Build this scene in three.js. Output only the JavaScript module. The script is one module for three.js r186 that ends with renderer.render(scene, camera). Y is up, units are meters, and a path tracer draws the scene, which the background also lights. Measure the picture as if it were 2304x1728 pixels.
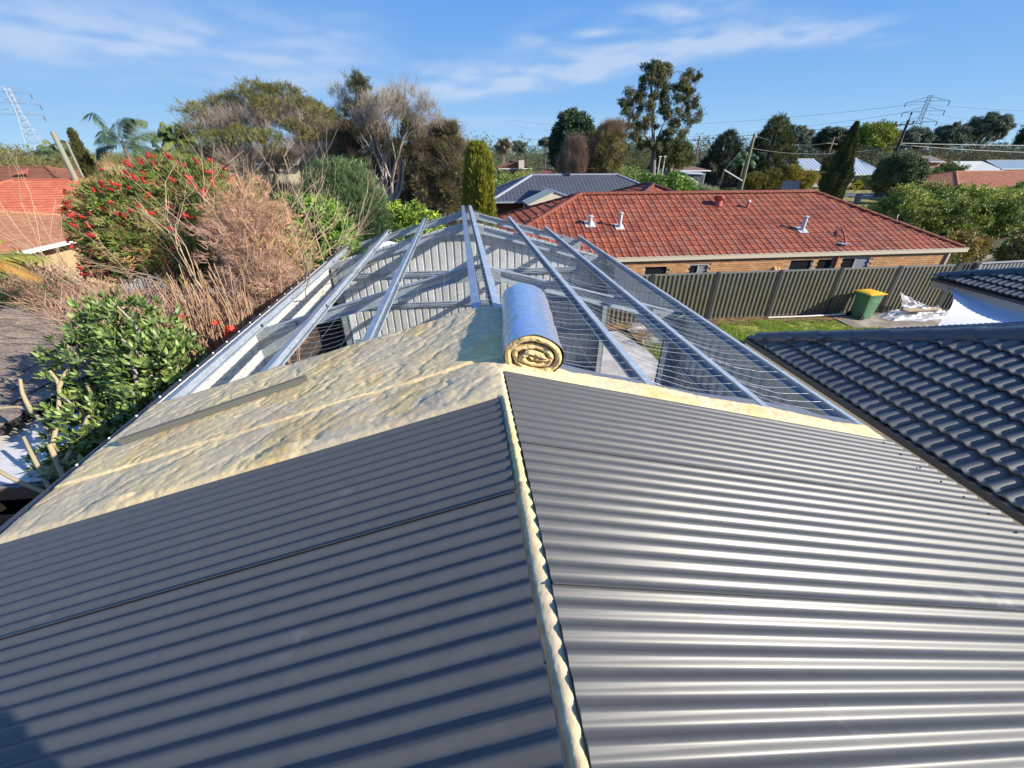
import * as THREE from 'three';
import { mergeGeometries, mergeVertices } from 'three/addons/utils/BufferGeometryUtils.js';
import { MarchingCubes } from 'three/addons/objects/MarchingCubes.js';

// ------------------------------------------------------------------ camera, sky, sun, exposure
const scene = new THREE.Scene();
const camera = new THREE.PerspectiveCamera(87.16, 4 / 3, 0.05, 3000);
camera.position.set(0, 5.4, 0);
camera.rotation.order = 'YXZ';
camera.rotation.y = -6.9 * Math.PI / 180;
camera.rotation.x = -29.8 * Math.PI / 180;
scene.add(camera);
const renderer = new THREE.WebGLRenderer({ antialias: true });
renderer.toneMapping = THREE.LinearToneMapping;
renderer.toneMappingExposure = 1.6;
renderer.shadowMap.enabled = true;

const SUN_DIR = new THREE.Vector3(1, 0.54, 0.43).normalize();
const sun = new THREE.DirectionalLight(new THREE.Color().setRGB(1, 0.92, 0.80), 5.0);
sun.name = 'sun';
sun.position.copy(SUN_DIR).multiplyScalar(200);
sun.castShadow = true;
sun.shadow.mapSize.set(4096, 4096);
Object.assign(sun.shadow.camera, { left: -60, right: 60, top: 60, bottom: -60, near: 1, far: 500 });
sun.shadow.radius = 1;
scene.add(sun, sun.target);

// ------------------------------------------------------------------ random numbers and noise
function mulberry(a) { return () => { a |= 0; a = a + 0x6D2B79F5 | 0; let t = Math.imul(a ^ a >>> 15, 1 | a); t = t + Math.imul(t ^ t >>> 7, 61 | t) ^ t; return ((t ^ t >>> 14) >>> 0) / 4294967296; }; }
const hash = (x, y, z) => { let h = Math.imul(x, 374761393) ^ Math.imul(y, 668265263) ^ Math.imul(z, 2147483647 - 1274126177); h = Math.imul(h ^ h >>> 13, 1274126177); return ((h ^ h >>> 16) >>> 0) / 4294967296; };
const sm = t => t * t * (3 - 2 * t), lerp = (a, b, t) => a + (b - a) * t, clamp = (x, a, b) => Math.min(b, Math.max(a, x));
const sstep = (a, b, x) => sm(clamp((x - a) / (b - a), 0, 1));
function noise(x, y = 0, z = 0) {
  const i = Math.floor(x), j = Math.floor(y), k = Math.floor(z), u = sm(x - i), v = sm(y - j), w = sm(z - k);
  return lerp(lerp(lerp(hash(i, j, k), hash(i + 1, j, k), u), lerp(hash(i, j + 1, k), hash(i + 1, j + 1, k), u), v),
    lerp(lerp(hash(i, j, k + 1), hash(i + 1, j, k + 1), u), lerp(hash(i, j + 1, k + 1), hash(i + 1, j + 1, k + 1), u), v), w);
}
function fbm(x, y, z = 0, o = 4) { let s = 0, a = .5, n = 0; for (let i = 0; i < o; i++) { s += a * noise(x, y, z + i * 7.3); n += a; a *= .5; x *= 2.03; y *= 2.03; z *= 2.03; } return s / n; }
const R3 = (a, b, c) => new THREE.Vector3(a, b, c);

// ------------------------------------------------------------------ the sky: air and thin cirrus
{
  const SKY_K = 1 / 1.5, W = 1536, H = 768, data = new Float32Array(W * H * 4);
  const streak = (az, el, a0, e0, a1, e1, w, soft) => {       // a long wisp from (a0,e0) to (a1,e1)
    const t = clamp((az - a0) / (a1 - a0), -.4, 1.4), e = lerp(e0, e1, t), end = sstep(-.12, .2, t) * (1 - sstep(.8, 1.1, t));
    const d = (el - e) / (w * (el < e ? .75 : 1.5));
    return Math.exp(-d * d) * end * soft;
  };
  for (let j = 0; j < H; j++) {
    const el = ((j + .5) / H - .5) * 180;
    for (let i = 0; i < W; i++) {
      const phi = ((i + .5) / W - .5) * 2 * Math.PI, ce = Math.cos(el * Math.PI / 180);
      const x = Math.cos(phi) * ce, z = Math.sin(phi) * ce, y = Math.sin(el * Math.PI / 180);
      const az = Math.atan2(x, -z) * 180 / Math.PI;
      const e = Math.max(el, 0);
      const f = 1 - Math.exp(-e / 9), g = 1 - Math.exp(-e / 34);
      let r = lerp(lerp(.42, .135, f), .045, g), gg = lerp(lerp(.67, .41, f), .16, g), b = lerp(lerp(.88, .92, f), .54, g);
      const sd = x * SUN_DIR.x + y * SUN_DIR.y + z * SUN_DIR.z, glow = Math.pow(Math.max(sd, 0), 6);
      r += glow * .42; gg += glow * .44; b += glow * .36;
      if (el > 0) {
        const wob = (fbm(az * .08, el * .2, 3, 3) - .5) * 2.2;
        let c = 0;
        const fine = fbm(az * .21 + el * .5, el * 1.5 - az * .10, 1.7, 6), fl = sstep(.28, .72, fine);
        c += streak(az, el + wob, -9, 5.0, 37, 10.2, 1.1, .9) * (.25 + .85 * fl);
        c += streak(az, el + wob, -6, 7.6, 20, 9.4, .95, .45) * fl;
        c += streak(az, el + wob * .7, 7, 10.6, 31, 12.4, .7, .8) * fl;
        c += streak(az, el + wob * .6, 22, 10.8, 44, 9.0, .75, .85) * fl;
        c += streak(az, el + wob, -44, 7.0, -6, 8.2, 2.8, .55) * (.3 + .7 * fl);
        c += streak(az, el + wob, -60, 11, -12, 5.4, 1.6, .3) * fl;
        c += streak(az, el + wob, -55, 9, -20, 14, 1.0, .3) * fl;
        c += streak(az, el + wob * .3, -9, 3.0, 26, 3.0, .5, .28) * (.5 + .5 * fl);
        // the same thin cirrus goes on all round
        const px = x / (y + .12), pz = z / (y + .12);
        const all = sstep(.55, .8, fbm(px * .9 + pz * .4, pz * 2.2 - px * .3, 5, 5)) * .3 * sstep(52, 75, Math.abs(az)) * sstep(2, 12, el);
        c = clamp(c + all, 0, .72);
        const lum = .86;
        r = lerp(r, .66 * lum, c); gg = lerp(gg, .78 * lum, c); b = lerp(b, 1.0 * lum, c);
      } else { const d = sstep(0, -12, el); r = lerp(r, .13, d); gg = lerp(gg, .125, d); b = lerp(b, .10, d); }
      const o = (j * W + i) * 4; data[o] = r * SKY_K; data[o + 1] = gg * SKY_K; data[o + 2] = b * SKY_K; data[o + 3] = 1;
    }
  }
  const t = new THREE.DataTexture(data, W, H, THREE.RGBAFormat, THREE.FloatType);
  t.mapping = THREE.EquirectangularReflectionMapping; t.minFilter = t.magFilter = THREE.LinearFilter; t.needsUpdate = true;
  scene.background = t; scene.environment = t;
}

// ------------------------------------------------------------------ helpers: names, things, geometry
const NAMES = {};
const numbered = n => { const k = NAMES[n] = (NAMES[n] ?? -1) + 1; return k ? `${n}_${String(k).padStart(3, '0')}` : n; };
function fin(o) { o.castShadow = o.receiveShadow = true; return o; }
function thing(name, label, category, pos = [0, 0, 0], group) {
  const o = new THREE.Group(); o.name = numbered(name); o.position.set(...pos); o.userData = { label, category };
  if (group) o.userData.group = group; scene.add(o); return o;
}
function part(name, geo, m, parent, extra) {
  if (Array.isArray(geo)) geo = merge(geo);
  const o = fin(new THREE.Mesh(geo, m)); o.name = name;
  if (extra) Object.assign(o.userData, extra);
  (parent || scene).add(o); return o;
}
function solo(name, geo, m, label, category, group) {
  if (Array.isArray(geo)) geo = merge(geo);
  const o = fin(new THREE.Mesh(geo, m)); o.name = numbered(name); o.userData = { label, category };
  if (group) o.userData.group = group; scene.add(o); return o;
}
function struct(name, geo, m) { const o = part(numbered(name), geo, m, scene); o.userData.kind = 'structure'; return o; }
function instanced(name, geo, m, mats, cols, parent, kind = 'stuff') {
  const o = fin(new THREE.InstancedMesh(geo, m, mats.length)); o.name = name;
  mats.forEach((q, i) => o.setMatrixAt(i, q)); if (cols) cols.forEach((c, i) => o.setColorAt(i, c));
  if (kind) o.userData.kind = kind; (parent || scene).add(o); return o;
}
function plain(g) {                                                   // position + normal + uv, not indexed
  if (g.index) g = g.toNonIndexed();
  if (!g.attributes.normal) g.computeVertexNormals();
  if (!g.attributes.uv) g.setAttribute('uv', new THREE.BufferAttribute(new Float32Array(g.attributes.position.count * 2), 2));
  for (const k of Object.keys(g.attributes)) if (!['position', 'normal', 'uv'].includes(k)) g.deleteAttribute(k);
  return g;
}
function merge(list) { return list.length === 1 ? list[0] : mergeGeometries(list.map(plain), false); }
function box(w, h, d, x, y, z, ry = 0) { const g = new THREE.BoxGeometry(w, h, d); worldUV(g, w, h, d); if (ry) g.rotateY(ry); return g.translate(x, y, z); }
function worldUV(g, w, h, d) { const p = g.attributes.position, n = g.attributes.normal, u = g.attributes.uv; for (let i = 0; i < p.count; i++) { const ax = Math.abs(n.getX(i)), ay = Math.abs(n.getY(i)); if (ax > .5) u.setXY(i, p.getZ(i), p.getY(i)); else if (ay > .5) u.setXY(i, p.getX(i), p.getZ(i)); else u.setXY(i, p.getX(i), p.getY(i)); } }
function orient(g, O, X, Y, Z) { return g.applyMatrix4(new THREE.Matrix4().makeBasis(X, Y, Z).setPosition(O)); }
function bar(p, q, w, h, up = R3(0, 1, 0)) {                          // a box beam from p to q, w across, h along "up"
  const Z = q.clone().sub(p), L = Z.length(); Z.normalize(); const X = new THREE.Vector3().crossVectors(up, Z).normalize(), Y = new THREE.Vector3().crossVectors(Z, X);
  const g = new THREE.BoxGeometry(w, h, L); worldUV(g, w, h, L); return orient(g, p.clone().add(q).multiplyScalar(.5), X, Y, Z);
}
function cee(p, q, web, flange, open, lip = .016, t = .004) {         // cold-formed C section: web along "up x", open towards "open"
  const Z = q.clone().sub(p), L = Z.length(); Z.normalize();
  const X = open.clone().addScaledVector(Z, -open.dot(Z)).normalize(), Y = new THREE.Vector3().crossVectors(Z, X);
  const s = new THREE.Shape(), h = web / 2, f = flange;
  [[0, -h], [f, -h], [f, -h + lip], [f - t, -h + lip], [f - t, -h + t], [t, -h + t], [t, h - t], [f - t, h - t], [f - t, h - lip], [f, h - lip], [f, h], [0, h]].forEach((a, i) => i ? s.lineTo(...a) : s.moveTo(...a));
  const g = new THREE.ExtrudeGeometry(s, { depth: L, bevelEnabled: false }); return orient(g, p, X, Y, Z);
}
function taper(points, r0, r1, rad = 6, curve = true) {               // a tapering limb through points
  const pts = curve && points.length > 2 ? new THREE.CatmullRomCurve3(points).getPoints(Math.max(4, points.length * 2)) : points, n = pts.length, P = [], I = [], U = [];
  let X = R3(1, 0, 0);
  for (let i = 0; i < n; i++) {
    const d = pts[Math.min(i + 1, n - 1)].clone().sub(pts[Math.max(i - 1, 0)]).normalize();
    if (Math.abs(d.dot(X)) > .95) X = R3(0, 0, 1);
    const A = X.clone().addScaledVector(d, -d.dot(X)).normalize(), B = new THREE.Vector3().crossVectors(d, A), r = lerp(r0, r1, i / (n - 1));
    X = A;
    for (let k = 0; k <= rad; k++) { const a = k / rad * 2 * Math.PI, v = pts[i].clone().addScaledVector(A, Math.cos(a) * r).addScaledVector(B, Math.sin(a) * r); P.push(v.x, v.y, v.z); U.push(k / rad, i * .3); }
  }
  for (let i = 0; i < n - 1; i++) for (let k = 0; k < rad; k++) { const a = i * (rad + 1) + k, b = a + rad + 1; I.push(a, a + 1, b, b, a + 1, b + 1); }
  const g = new THREE.BufferGeometry(); g.setAttribute('position', new THREE.Float32BufferAttribute(P, 3)); g.setAttribute('uv', new THREE.Float32BufferAttribute(U, 2)); g.setIndex(I); g.computeVertexNormals(); return g;
}
function tube(points, r, seg = 12, rad = 6) { return new THREE.TubeGeometry(new THREE.CatmullRomCurve3(points), seg, r, rad, false); }
function gridGeo(nu, nv, f, uvs = [1, 1]) {                           // f(u,v) -> Vector3, u,v in 0..1
  const P = [], U = [], I = [];
  for (let j = 0; j <= nv; j++) for (let i = 0; i <= nu; i++) { const p = f(i / nu, j / nv); P.push(p.x, p.y, p.z); U.push(i / nu * uvs[0], j / nv * uvs[1]); }
  for (let j = 0; j < nv; j++) for (let i = 0; i < nu; i++) { const a = j * (nu + 1) + i, b = a + nu + 1; I.push(a, a + 1, b, b, a + 1, b + 1); }
  const g = new THREE.BufferGeometry(); g.setAttribute('position', new THREE.Float32BufferAttribute(P, 3)); g.setAttribute('uv', new THREE.Float32BufferAttribute(U, 2)); g.setIndex(I); g.computeVertexNormals(); return g;
}
function prism(poly, y0, y1) {                                        // polygon [[x,z],...] raised from y0 to y1
  const s = new THREE.Shape(); poly.forEach(([x, z], i) => i ? s.lineTo(x, -z) : s.moveTo(x, -z));
  return new THREE.ExtrudeGeometry(s, { depth: y1 - y0, bevelEnabled: false }).rotateX(-Math.PI / 2).translate(0, y0, 0);
}
function wallPoly(pts, thick) { const s = new THREE.Shape(); pts.forEach((p, i) => i ? s.lineTo(...p) : s.moveTo(...p)); return new THREE.ExtrudeGeometry(s, { depth: thick, bevelEnabled: false }); }
function slab3(corners, t) {                                          // a flat panel on 3 or 4 corners, t thick (downwards along its normal)
  const n = new THREE.Vector3().crossVectors(corners[1].clone().sub(corners[0]), corners[2].clone().sub(corners[0])).normalize(); if (n.y < 0) { corners = corners.slice().reverse(); n.negate(); }
  const P = [], U = [], lo = corners.map(c => c.clone().addScaledVector(n, -t)), N = corners.length;
  const tri = (a, b, c) => { for (const v of [a, b, c]) { P.push(v.x, v.y, v.z); U.push(v.x, v.z); } };
  for (let i = 1; i < N - 1; i++) { tri(corners[0], corners[i], corners[i + 1]); tri(lo[0], lo[i + 1], lo[i]); }
  for (let i = 0; i < N; i++) { const j = (i + 1) % N; tri(corners[i], lo[i], corners[j]); tri(corners[j], lo[i], lo[j]); }
  const g = new THREE.BufferGeometry(); g.setAttribute('position', new THREE.Float32BufferAttribute(P, 3)); g.setAttribute('uv', new THREE.Float32BufferAttribute(U, 2)); g.computeVertexNormals(); return g;
}

// ------------------------------------------------------------------ textures and materials
function tex(size, metres, fn, srgb = true) {                         // fn(x,y in 0..1) -> [r,g,b] 0..255 ; tiles by wrapping noise is left to fn
  const d = new Uint8Array(size * size * 4);
  for (let j = 0; j < size; j++) for (let i = 0; i < size; i++) { const c = fn(i / size, j / size), o = (j * size + i) * 4; d[o] = clamp(c[0], 0, 255); d[o + 1] = clamp(c[1], 0, 255); d[o + 2] = clamp(c[2], 0, 255); d[o + 3] = 255; }
  const t = new THREE.DataTexture(d, size, size); t.wrapS = t.wrapT = THREE.RepeatWrapping; t.magFilter = THREE.LinearFilter; t.minFilter = THREE.LinearMipmapLinearFilter; t.generateMipmaps = true;
  if (srgb) t.colorSpace = THREE.SRGBColorSpace; t.repeat.set(1 / metres, 1 / metres); t.needsUpdate = true; return t;
}
function tfbm(x, y, f, o = 4, s = 0) {                                // tileable fbm in 0..1 over the unit square
  let a = .5, v = 0, n = 0;
  for (let i = 0; i < o; i++) { const X = x * f, Y = y * f, i0 = Math.floor(X), j0 = Math.floor(Y), u = sm(X - i0), w = sm(Y - j0), m = q => ((q % f) + f) % f; v += a * lerp(lerp(hash(m(i0), m(j0), i + s), hash(m(i0 + 1), m(j0), i + s), u), lerp(hash(m(i0), m(j0 + 1), i + s), hash(m(i0 + 1), m(j0 + 1), i + s), u), w); n += a; a *= .55; f *= 2; }
  return v / n;
}
const mix3 = (a, b, t) => [lerp(a[0], b[0], t), lerp(a[1], b[1], t), lerp(a[2], b[2], t)];
const lin = (r, g, b) => new THREE.Color().setRGB(r, g, b);
const mat = (c, rough = .8, o = {}) => new THREE.MeshStandardMaterial({ color: Array.isArray(c) ? lin(...c) : c, roughness: rough, side: THREE.DoubleSide, ...o });
const grainT = (a, b, f, m, size = 256, o = 5, s = 0) => tex(size, m, (x, y) => mix3(a, b, sstep(.25, .75, tfbm(x, y, f, o, s))));

const bumpFine = tex(256, .5, (x, y) => { const v = 255 * tfbm(x, y, 16, 4, 3); return [v, v, v]; }, false);
const bumpMid = tex(256, 1.5, (x, y) => { const v = 255 * tfbm(x, y, 8, 5, 9); return [v, v, v]; }, false);
const galvMap = tex(512, 1.2, (x, y) => { const a = tfbm(x, y, 40, 2, 4), b = tfbm(x, y, 5, 4, 8), v = 205 + 34 * (a - .5) + 30 * (b - .5); return [v, v + 2, v + 5]; });
const M = {};
M.galv = new THREE.MeshStandardMaterial({ color: lin(.74, .82, .88), map: galvMap, metalness: .45, roughness: .42, side: THREE.DoubleSide });
M.galvDull = new THREE.MeshStandardMaterial({ color: lin(.62, .66, .66), map: galvMap, metalness: .4, roughness: .5, side: THREE.DoubleSide });
M.wire = new THREE.MeshStandardMaterial({ color: lin(.82, .80, .78), metalness: .5, roughness: .35 });
M.screw = mat([.03, .03, .035], .5);
const roofScuff = tex(1024, 3.1, (x, y) => { const s = sstep(.64, .76, tfbm(x, y, 24, 4, 2)) * sstep(.52, .66, tfbm(x, y, 3, 3, 5)), d = tfbm(x, y, 64, 2, 7) - .5, v = 88 + 6 * d + 22 * s; return [v + 1, v, v + 1]; });
M.roofSheet = new THREE.MeshPhysicalMaterial({ color: lin(.96, 1.0, .965), map: roofScuff, roughness: .40, metalness: 0, specularIntensity: .58, ior: 1.6, side: THREE.DoubleSide });
M.roofUnder = mat([.5, .5, .48], .6);
M.liner = new THREE.MeshStandardMaterial({ color: lin(.64, .63, .60), map: grainT([232, 232, 230], [255, 255, 252], 6, 2), roughness: .5, side: THREE.DoubleSide });
M.linerGrey = new THREE.MeshStandardMaterial({ color: lin(.60, .60, .58), map: grainT([225, 225, 222], [255, 255, 252], 6, 2), roughness: .45, side: THREE.DoubleSide });
const woolMap = tex(1024, 2.6, (x, y) => {
  const w = tfbm(x, y, 6, 4, 31) * .12, a = tfbm(x + w, y, 5, 5, 1), b = tfbm(x, y + w, 9, 5, 2), c = tfbm(x, y, 90, 3, 3), d = tfbm(x, y + w * 2, 14, 4, 14);
  let k = mix3([228, 214, 176], [208, 200, 180], sstep(.40, .62, a)); k = mix3(k, [222, 192, 118], sstep(.58, .74, b) * .38); k = mix3(k, [220, 194, 158], sstep(.58, .75, d) * .5);
  const v = .9 + .2 * c; return [k[0] * v, k[1] * v, k[2] * v];
});
M.wool = new THREE.MeshStandardMaterial({ color: lin(1, .89, .71), map: woolMap, roughness: 1, bumpMap: bumpFine, bumpScale: .003, side: THREE.DoubleSide });
M.woolEdge = new THREE.MeshStandardMaterial({ color: lin(.86, .66, .36), map: grainT([205, 200, 185], [255, 250, 235], 20, .4), roughness: 1, bumpMap: bumpFine, bumpScale: .01, side: THREE.DoubleSide });
M.foil = new THREE.MeshStandardMaterial({ color: lin(.80, .86, .94), metalness: .88, roughness: .33, bumpMap: tex(512, .55, (x, y) => { const v = 255 * Math.abs(2 * tfbm(x, y, 5, 4, 41) - 1); return [v, v, v]; }, false), bumpScale: .007, side: THREE.DoubleSide });
M.foilBack = mat([.16, .17, .20], .55, { metalness: .3 });
M.concrete = mat([.56, .54, .52], .9, { map: grainT([205, 203, 200], [255, 253, 250], 6, 3, 512, 6), bumpMap: bumpFine, bumpScale: .002 });
M.pave = mat([.42, .37, .31], .9, { map: grainT([190, 186, 180], [255, 252, 246], 8, 3, 512, 6) });
M.asphalt = mat([.16, .16, .165], .95, { map: grainT([190, 190, 192], [250, 250, 250], 10, 6) });
M.kerb = mat([.45, .44, .42], .9);
M.bark = mat([.16, .115, .085], .95, { bumpMap: bumpMid, bumpScale: .02 });
M.barkPale = mat([.40, .33, .28], .95, { bumpMap: bumpMid, bumpScale: .02 });
M.barkGrey = mat([.22, .185, .16], .95, { bumpMap: bumpMid, bumpScale: .02 });
M.glass = new THREE.MeshPhysicalMaterial({ color: lin(.02, .022, .025), roughness: .08, metalness: 0, ior: 1.5, side: THREE.DoubleSide });
M.white = mat([.78, .77, .74], .6);
M.cream = mat([.72, .64, .47], .7);
M.beige = mat([.58, .50, .37], .55);

// ------------------------------------------------------------------ the setting: ground, slabs, lawn, street
const groundMap = tex(1024, 40, (x, y) => { const a = tfbm(x, y, 8, 6, 1), b = tfbm(x, y, 64, 4, 2); let k = mix3([86, 92, 48], [150, 132, 84], sstep(.4, .65, a)); k = mix3(k, [60, 66, 36], sstep(.55, .75, b) * .6); return k; });
const groundMat = mat([.55, .55, .55], 1, { map: groundMap });
struct('ground', gridGeo(40, 40, (u, v) => R3((u - .5) * 1800, 0, (.5 - v) * 1800), [1800, 1800]), groundMat);
const flat = (poly, y, name, m, th = .03) => { const g = prism(poly, y - th, y); return struct(name, g, m); };
const soilMat = mat([.30, .19, .09], 1, { map: grainT([150, 140, 125], [255, 245, 225], 10, 2, 512, 6), bumpMap: bumpMid, bumpScale: .03 });
struct('soil_bed', [gridGeo(60, 12, (u, v) => { const x = lerp(-3.1, 13.6, u), z = lerp(-12.55, -13.25, v); return R3(x, .012 + .04 * fbm(x * 3, z * 3, 1), z); }, [17, 1.5]), gridGeo(8, 10, (u, v) => { const x = lerp(5.57, 6.75, u), z = lerp(-11.7, -12.6, v); return R3(x, .012 + .03 * fbm(x * 3, z * 3, 2), z); }, [1.5, 1])], soilMat);
struct('lawn', gridGeo(10, 30, (u, v) => { const x = lerp(5.57, 6.75, u), z = lerp(-6, -11.75, v); return R3(x, .012 + .03 * fbm(x * 3, z * 3, 2), z); }, [1.2, 6]), mat([.26, .25, .08], 1, { map: grainT([150, 140, 100], [255, 250, 210], 12, 2.5, 256, 6), bumpMap: bumpMid, bumpScale: .03 }));
{ // the garden path: three poured bays with tooled joints between them
  const pathBays = [[[3.46, -6.1], [5.5, -6.1], [5.55, -8.9], [3.46, -8.9]], [[3.46, -8.92], [5.55, -8.92], [5.58, -10.9], [3.46, -10.9]], [[3.46, -10.92], [5.58, -10.92], [5.2, -12.5], [3.3, -12.5]]];
  const fp = new THREE.Group(); fp.name = 'path'; fp.userData.kind = 'structure'; scene.add(fp);
  for (const b of pathBays) part('paving_bay', prism(b, -.02, .05), M.concrete, fp);
}
{ // the shed floor: bays with saw cuts
  const fl = new THREE.Group(); fl.name = 'shed_floor'; fl.userData.kind = 'structure'; scene.add(fl);
  for (const [x0, x1] of [[-2.9, .24], [.26, 3.44]]) for (const [z0, z1] of [[-9.9, -6.52], [-6.5, -2.5], [-2.48, 1.6]]) part('floor_bay', box(x1 - x0, .08, z1 - z0, (x0 + x1) / 2, .02, (z0 + z1) / 2), M.concrete, fl);
}
{ // pavement by the bin
  const pv = new THREE.Group(); pv.name = 'pavement'; pv.userData.kind = 'structure'; scene.add(pv);
  for (const p of [[[13.72, -12.95], [13.62, -11.85], [15.9, -11.5], [16.1, -12.95]], [[16.12, -12.95], [15.92, -11.5], [17.3, -9], [19.9, -9], [19.9, -12.95]], [[15.0, -11.6], [15.88, -11.48], [17.26, -9], [17.3, -4], [12.6, -4], [12.6, -8.5]]]) part('paving_bay', prism(p, -.02, .035), M.pave, pv);
}
const lawnMat = mat([.36, .37, .10], 1, { map: grainT([150, 160, 110], [255, 255, 215], 12, 2.5, 512, 6) });
struct('lawn', prism([[6.7, -12.85], [13.6, -12.7], [13.5, -11.8], [14.9, -11.55], [12.5, -8.4], [12.5, -3], [4.0, -3], [5.9, -6.4], [5.95, -11.8]], -.02, .02), lawnMat);
{ // grass blades
  const r = mulberry(77), g = new THREE.BufferGeometry(); const P = [], w = .006;
  for (let k = 0; k < 5; k++) { const a = k * 1.3, dx = Math.cos(a), dz = Math.sin(a), h = .05 + .02 * (k % 3); P.push(-w * dz + dx * .012, 0, w * dx + dz * .012, w * dz + dx * .012, 0, -w * dx + dz * .012, dx * .03, h, dz * .03); }
  g.setAttribute('position', new THREE.Float32BufferAttribute(P, 3)); g.computeVertexNormals();
  const m = mat([1, 1, 1], .9), ms = [], cs = [], q = new THREE.Object3D();
  while (ms.length < 36000) {
    const x = lerp(5.7, 14.6, r()), z = lerp(-12.9, -6.2, r());
    if (x < 6.75 && z < -11.5) continue;
    const onPave = x > 13.5 && z < -11.7 || x > 12.6 + (z + 8.5) * -.75 && z > -11.6 && x > 13.2 && z > -11.3;
    if (onPave) continue;
    const bare = fbm(x * .9, z * .9, 4) - .12 * sstep(-12.2, -12.9, z); if (bare < .44 && r() < .85) continue;
    q.position.set(x, .018, z); q.rotation.set((r() - .5) * .5, r() * 6.3, (r() - .5) * .5); q.scale.setScalar(.5 + r() * .9); q.updateMatrix(); ms.push(q.matrix.clone());
    const t = r(); cs.push(lin(lerp(.28, .55, t * t), lerp(.42, .52, t), lerp(.06, .11, t)));
  }
  const o = instanced('grass', g, m, ms, cs, scene); o.userData.label = 'short green lawn grass beside the dark steel fence'; o.userData.category = 'grass';
}
// neighbour's yard on the left, seen between the twigs
struct('left_lawn', prism([[-19, -24.5], [-12, -24.5], [-12.5, -20], [-17, -19.5]], -.02, .02), lawnMat);
struct('left_path', prism([[-13.9, -19.4], [-9.2, -18.6], [-9.2, -19.3], [-14.2, -20.3]], -.02, .03), M.pave);
// the street behind
{
  const dir = R3(.85, 0, .53).normalize(), nor = R3(-dir.z, 0, dir.x), c = R3(56.8, 0, -57.6), at = (t, s) => { const p = c.clone().addScaledVector(dir, t).addScaledVector(nor, s); return [p.x, p.z]; };
  const strip = (a, b, t0 = -16, t1 = 90) => [at(t0, a), at(t1, a), at(t1, b), at(t0, b)];
  const dry = mat([.40, .34, .12], 1, { map: grainT([150, 150, 110], [255, 250, 215], 10, 5, 512, 6) });
  struct('verge', [prism(strip(3.3, 19.2), -.02, .03), prism(strip(-13, -3.3), -.02, .03)], dry);
  struct('road', prism(strip(-3, 3), -.02, .012), M.asphalt);
  struct('kerb', [prism(strip(3, 3.3), -.02, .13), prism(strip(-3.3, -3), -.02, .13)], M.kerb);
  struct('footpath', prism(strip(19.25, 20.8, -30, 60), -.02, .045), M.pave);
  struct('verge', prism([[41, -90], [58, -82], [50, -64], [41.5, -66.5]], -.02, .02), dry);
  struct('driveway', prism([[74, -66], [84, -66], [86, -52], [78, -48]], -.02, .05), M.pave);
}

// ------------------------------------------------------------------ the half-roofed steel shed
const RX = .2, RY = 4.17, T15 = Math.tan(15 * Math.PI / 180), C15 = Math.cos(15 * Math.PI / 180);
const roofY = (x, d = 0) => RY - T15 * Math.abs(x - RX) - d / C15;    // d: depth below the roof plane
const shed = thing('shed', 'steel framed shed with grey corrugated sheets on half of its gable roof', 'shed');
// corrugated roof sheet on one slope, running from the ridge gap to the eave
function roofSheet(side, z0, z1, xa, xb, lift = 0, seed = 0) {
  const pitch = .762 / 11, amp = .0089, nz = Math.round((z1 - z0) / pitch * 16), ns = 14, th = .0014;
  const top = (u, v, o) => {
    const z = lerp(z0, z1, u), s = lerp(xa, xb, v), x = RX + side * s, wob = .002 * (noise(z * 1.6, s * .9, seed) - .5) + .0004 * (noise(z * 9, s * .5, seed + 3) - .5);
    const edge = lift * Math.exp(-Math.pow((z - z1) / .05, 2)) - .003 * sstep(z0 + .10, z0 + .07, z);
    const turn = .004 * sstep(.03, 0, s - xa);                        // pans turned up under the ridge
    const c = amp * Math.cos(2 * Math.PI * (z - z1) / pitch);
    return R3(x - side * .0, roofY(x) - amp + c + wob + edge + turn * (c < 0 ? 1 : .2) - o, z);
  };
  return merge([gridGeo(nz, ns, (u, v) => top(u, v, 0), [(z1 - z0), xb - xa]), gridGeo(nz, ns, (u, v) => top(u, v, th), [(z1 - z0), xb - xa]),
    gridGeo(nz, 1, (u, v) => top(u, 1, v * th)), gridGeo(nz, 1, (u, v) => top(u, 0, v * th)), gridGeo(1, ns, (u, v) => top(1, v, u * th)), gridGeo(1, ns, (u, v) => top(0, v, u * th))]);
}
[[-2.02, -1.236], [-1.33, -.474], [-.568, .288], [.194, 1.05]].forEach(([a, b], i) => part('roof_sheet', roofSheet(-1, a, b, .035 + .004 * (i % 2), 3.16 + .01 * (i % 2), i === 0 ? .010 : .003, i), M.roofSheet, shed));
[[-2.345, -1.565], [-1.66, -.803], [-.898, -.041], [-.136, .721], [.626, 1.483]].forEach(([a, b], i) => part('roof_sheet', roofSheet(1, a, b, .031 + .003 * (i % 2), 3.355 + .012 * (i % 3), [.004, .009, .008, .003, .003][i], i + 9), M.roofSheet, shed));
{ const g = new THREE.CylinderGeometry(.006, .007, .008, 8); for (let k = 0; k < 12; k++) { const z = -2.26 + k * .1524, x = 3.36; part('screw', g.clone().translate(x, roofY(x) + .004, z), M.screw, shed); } }

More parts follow.
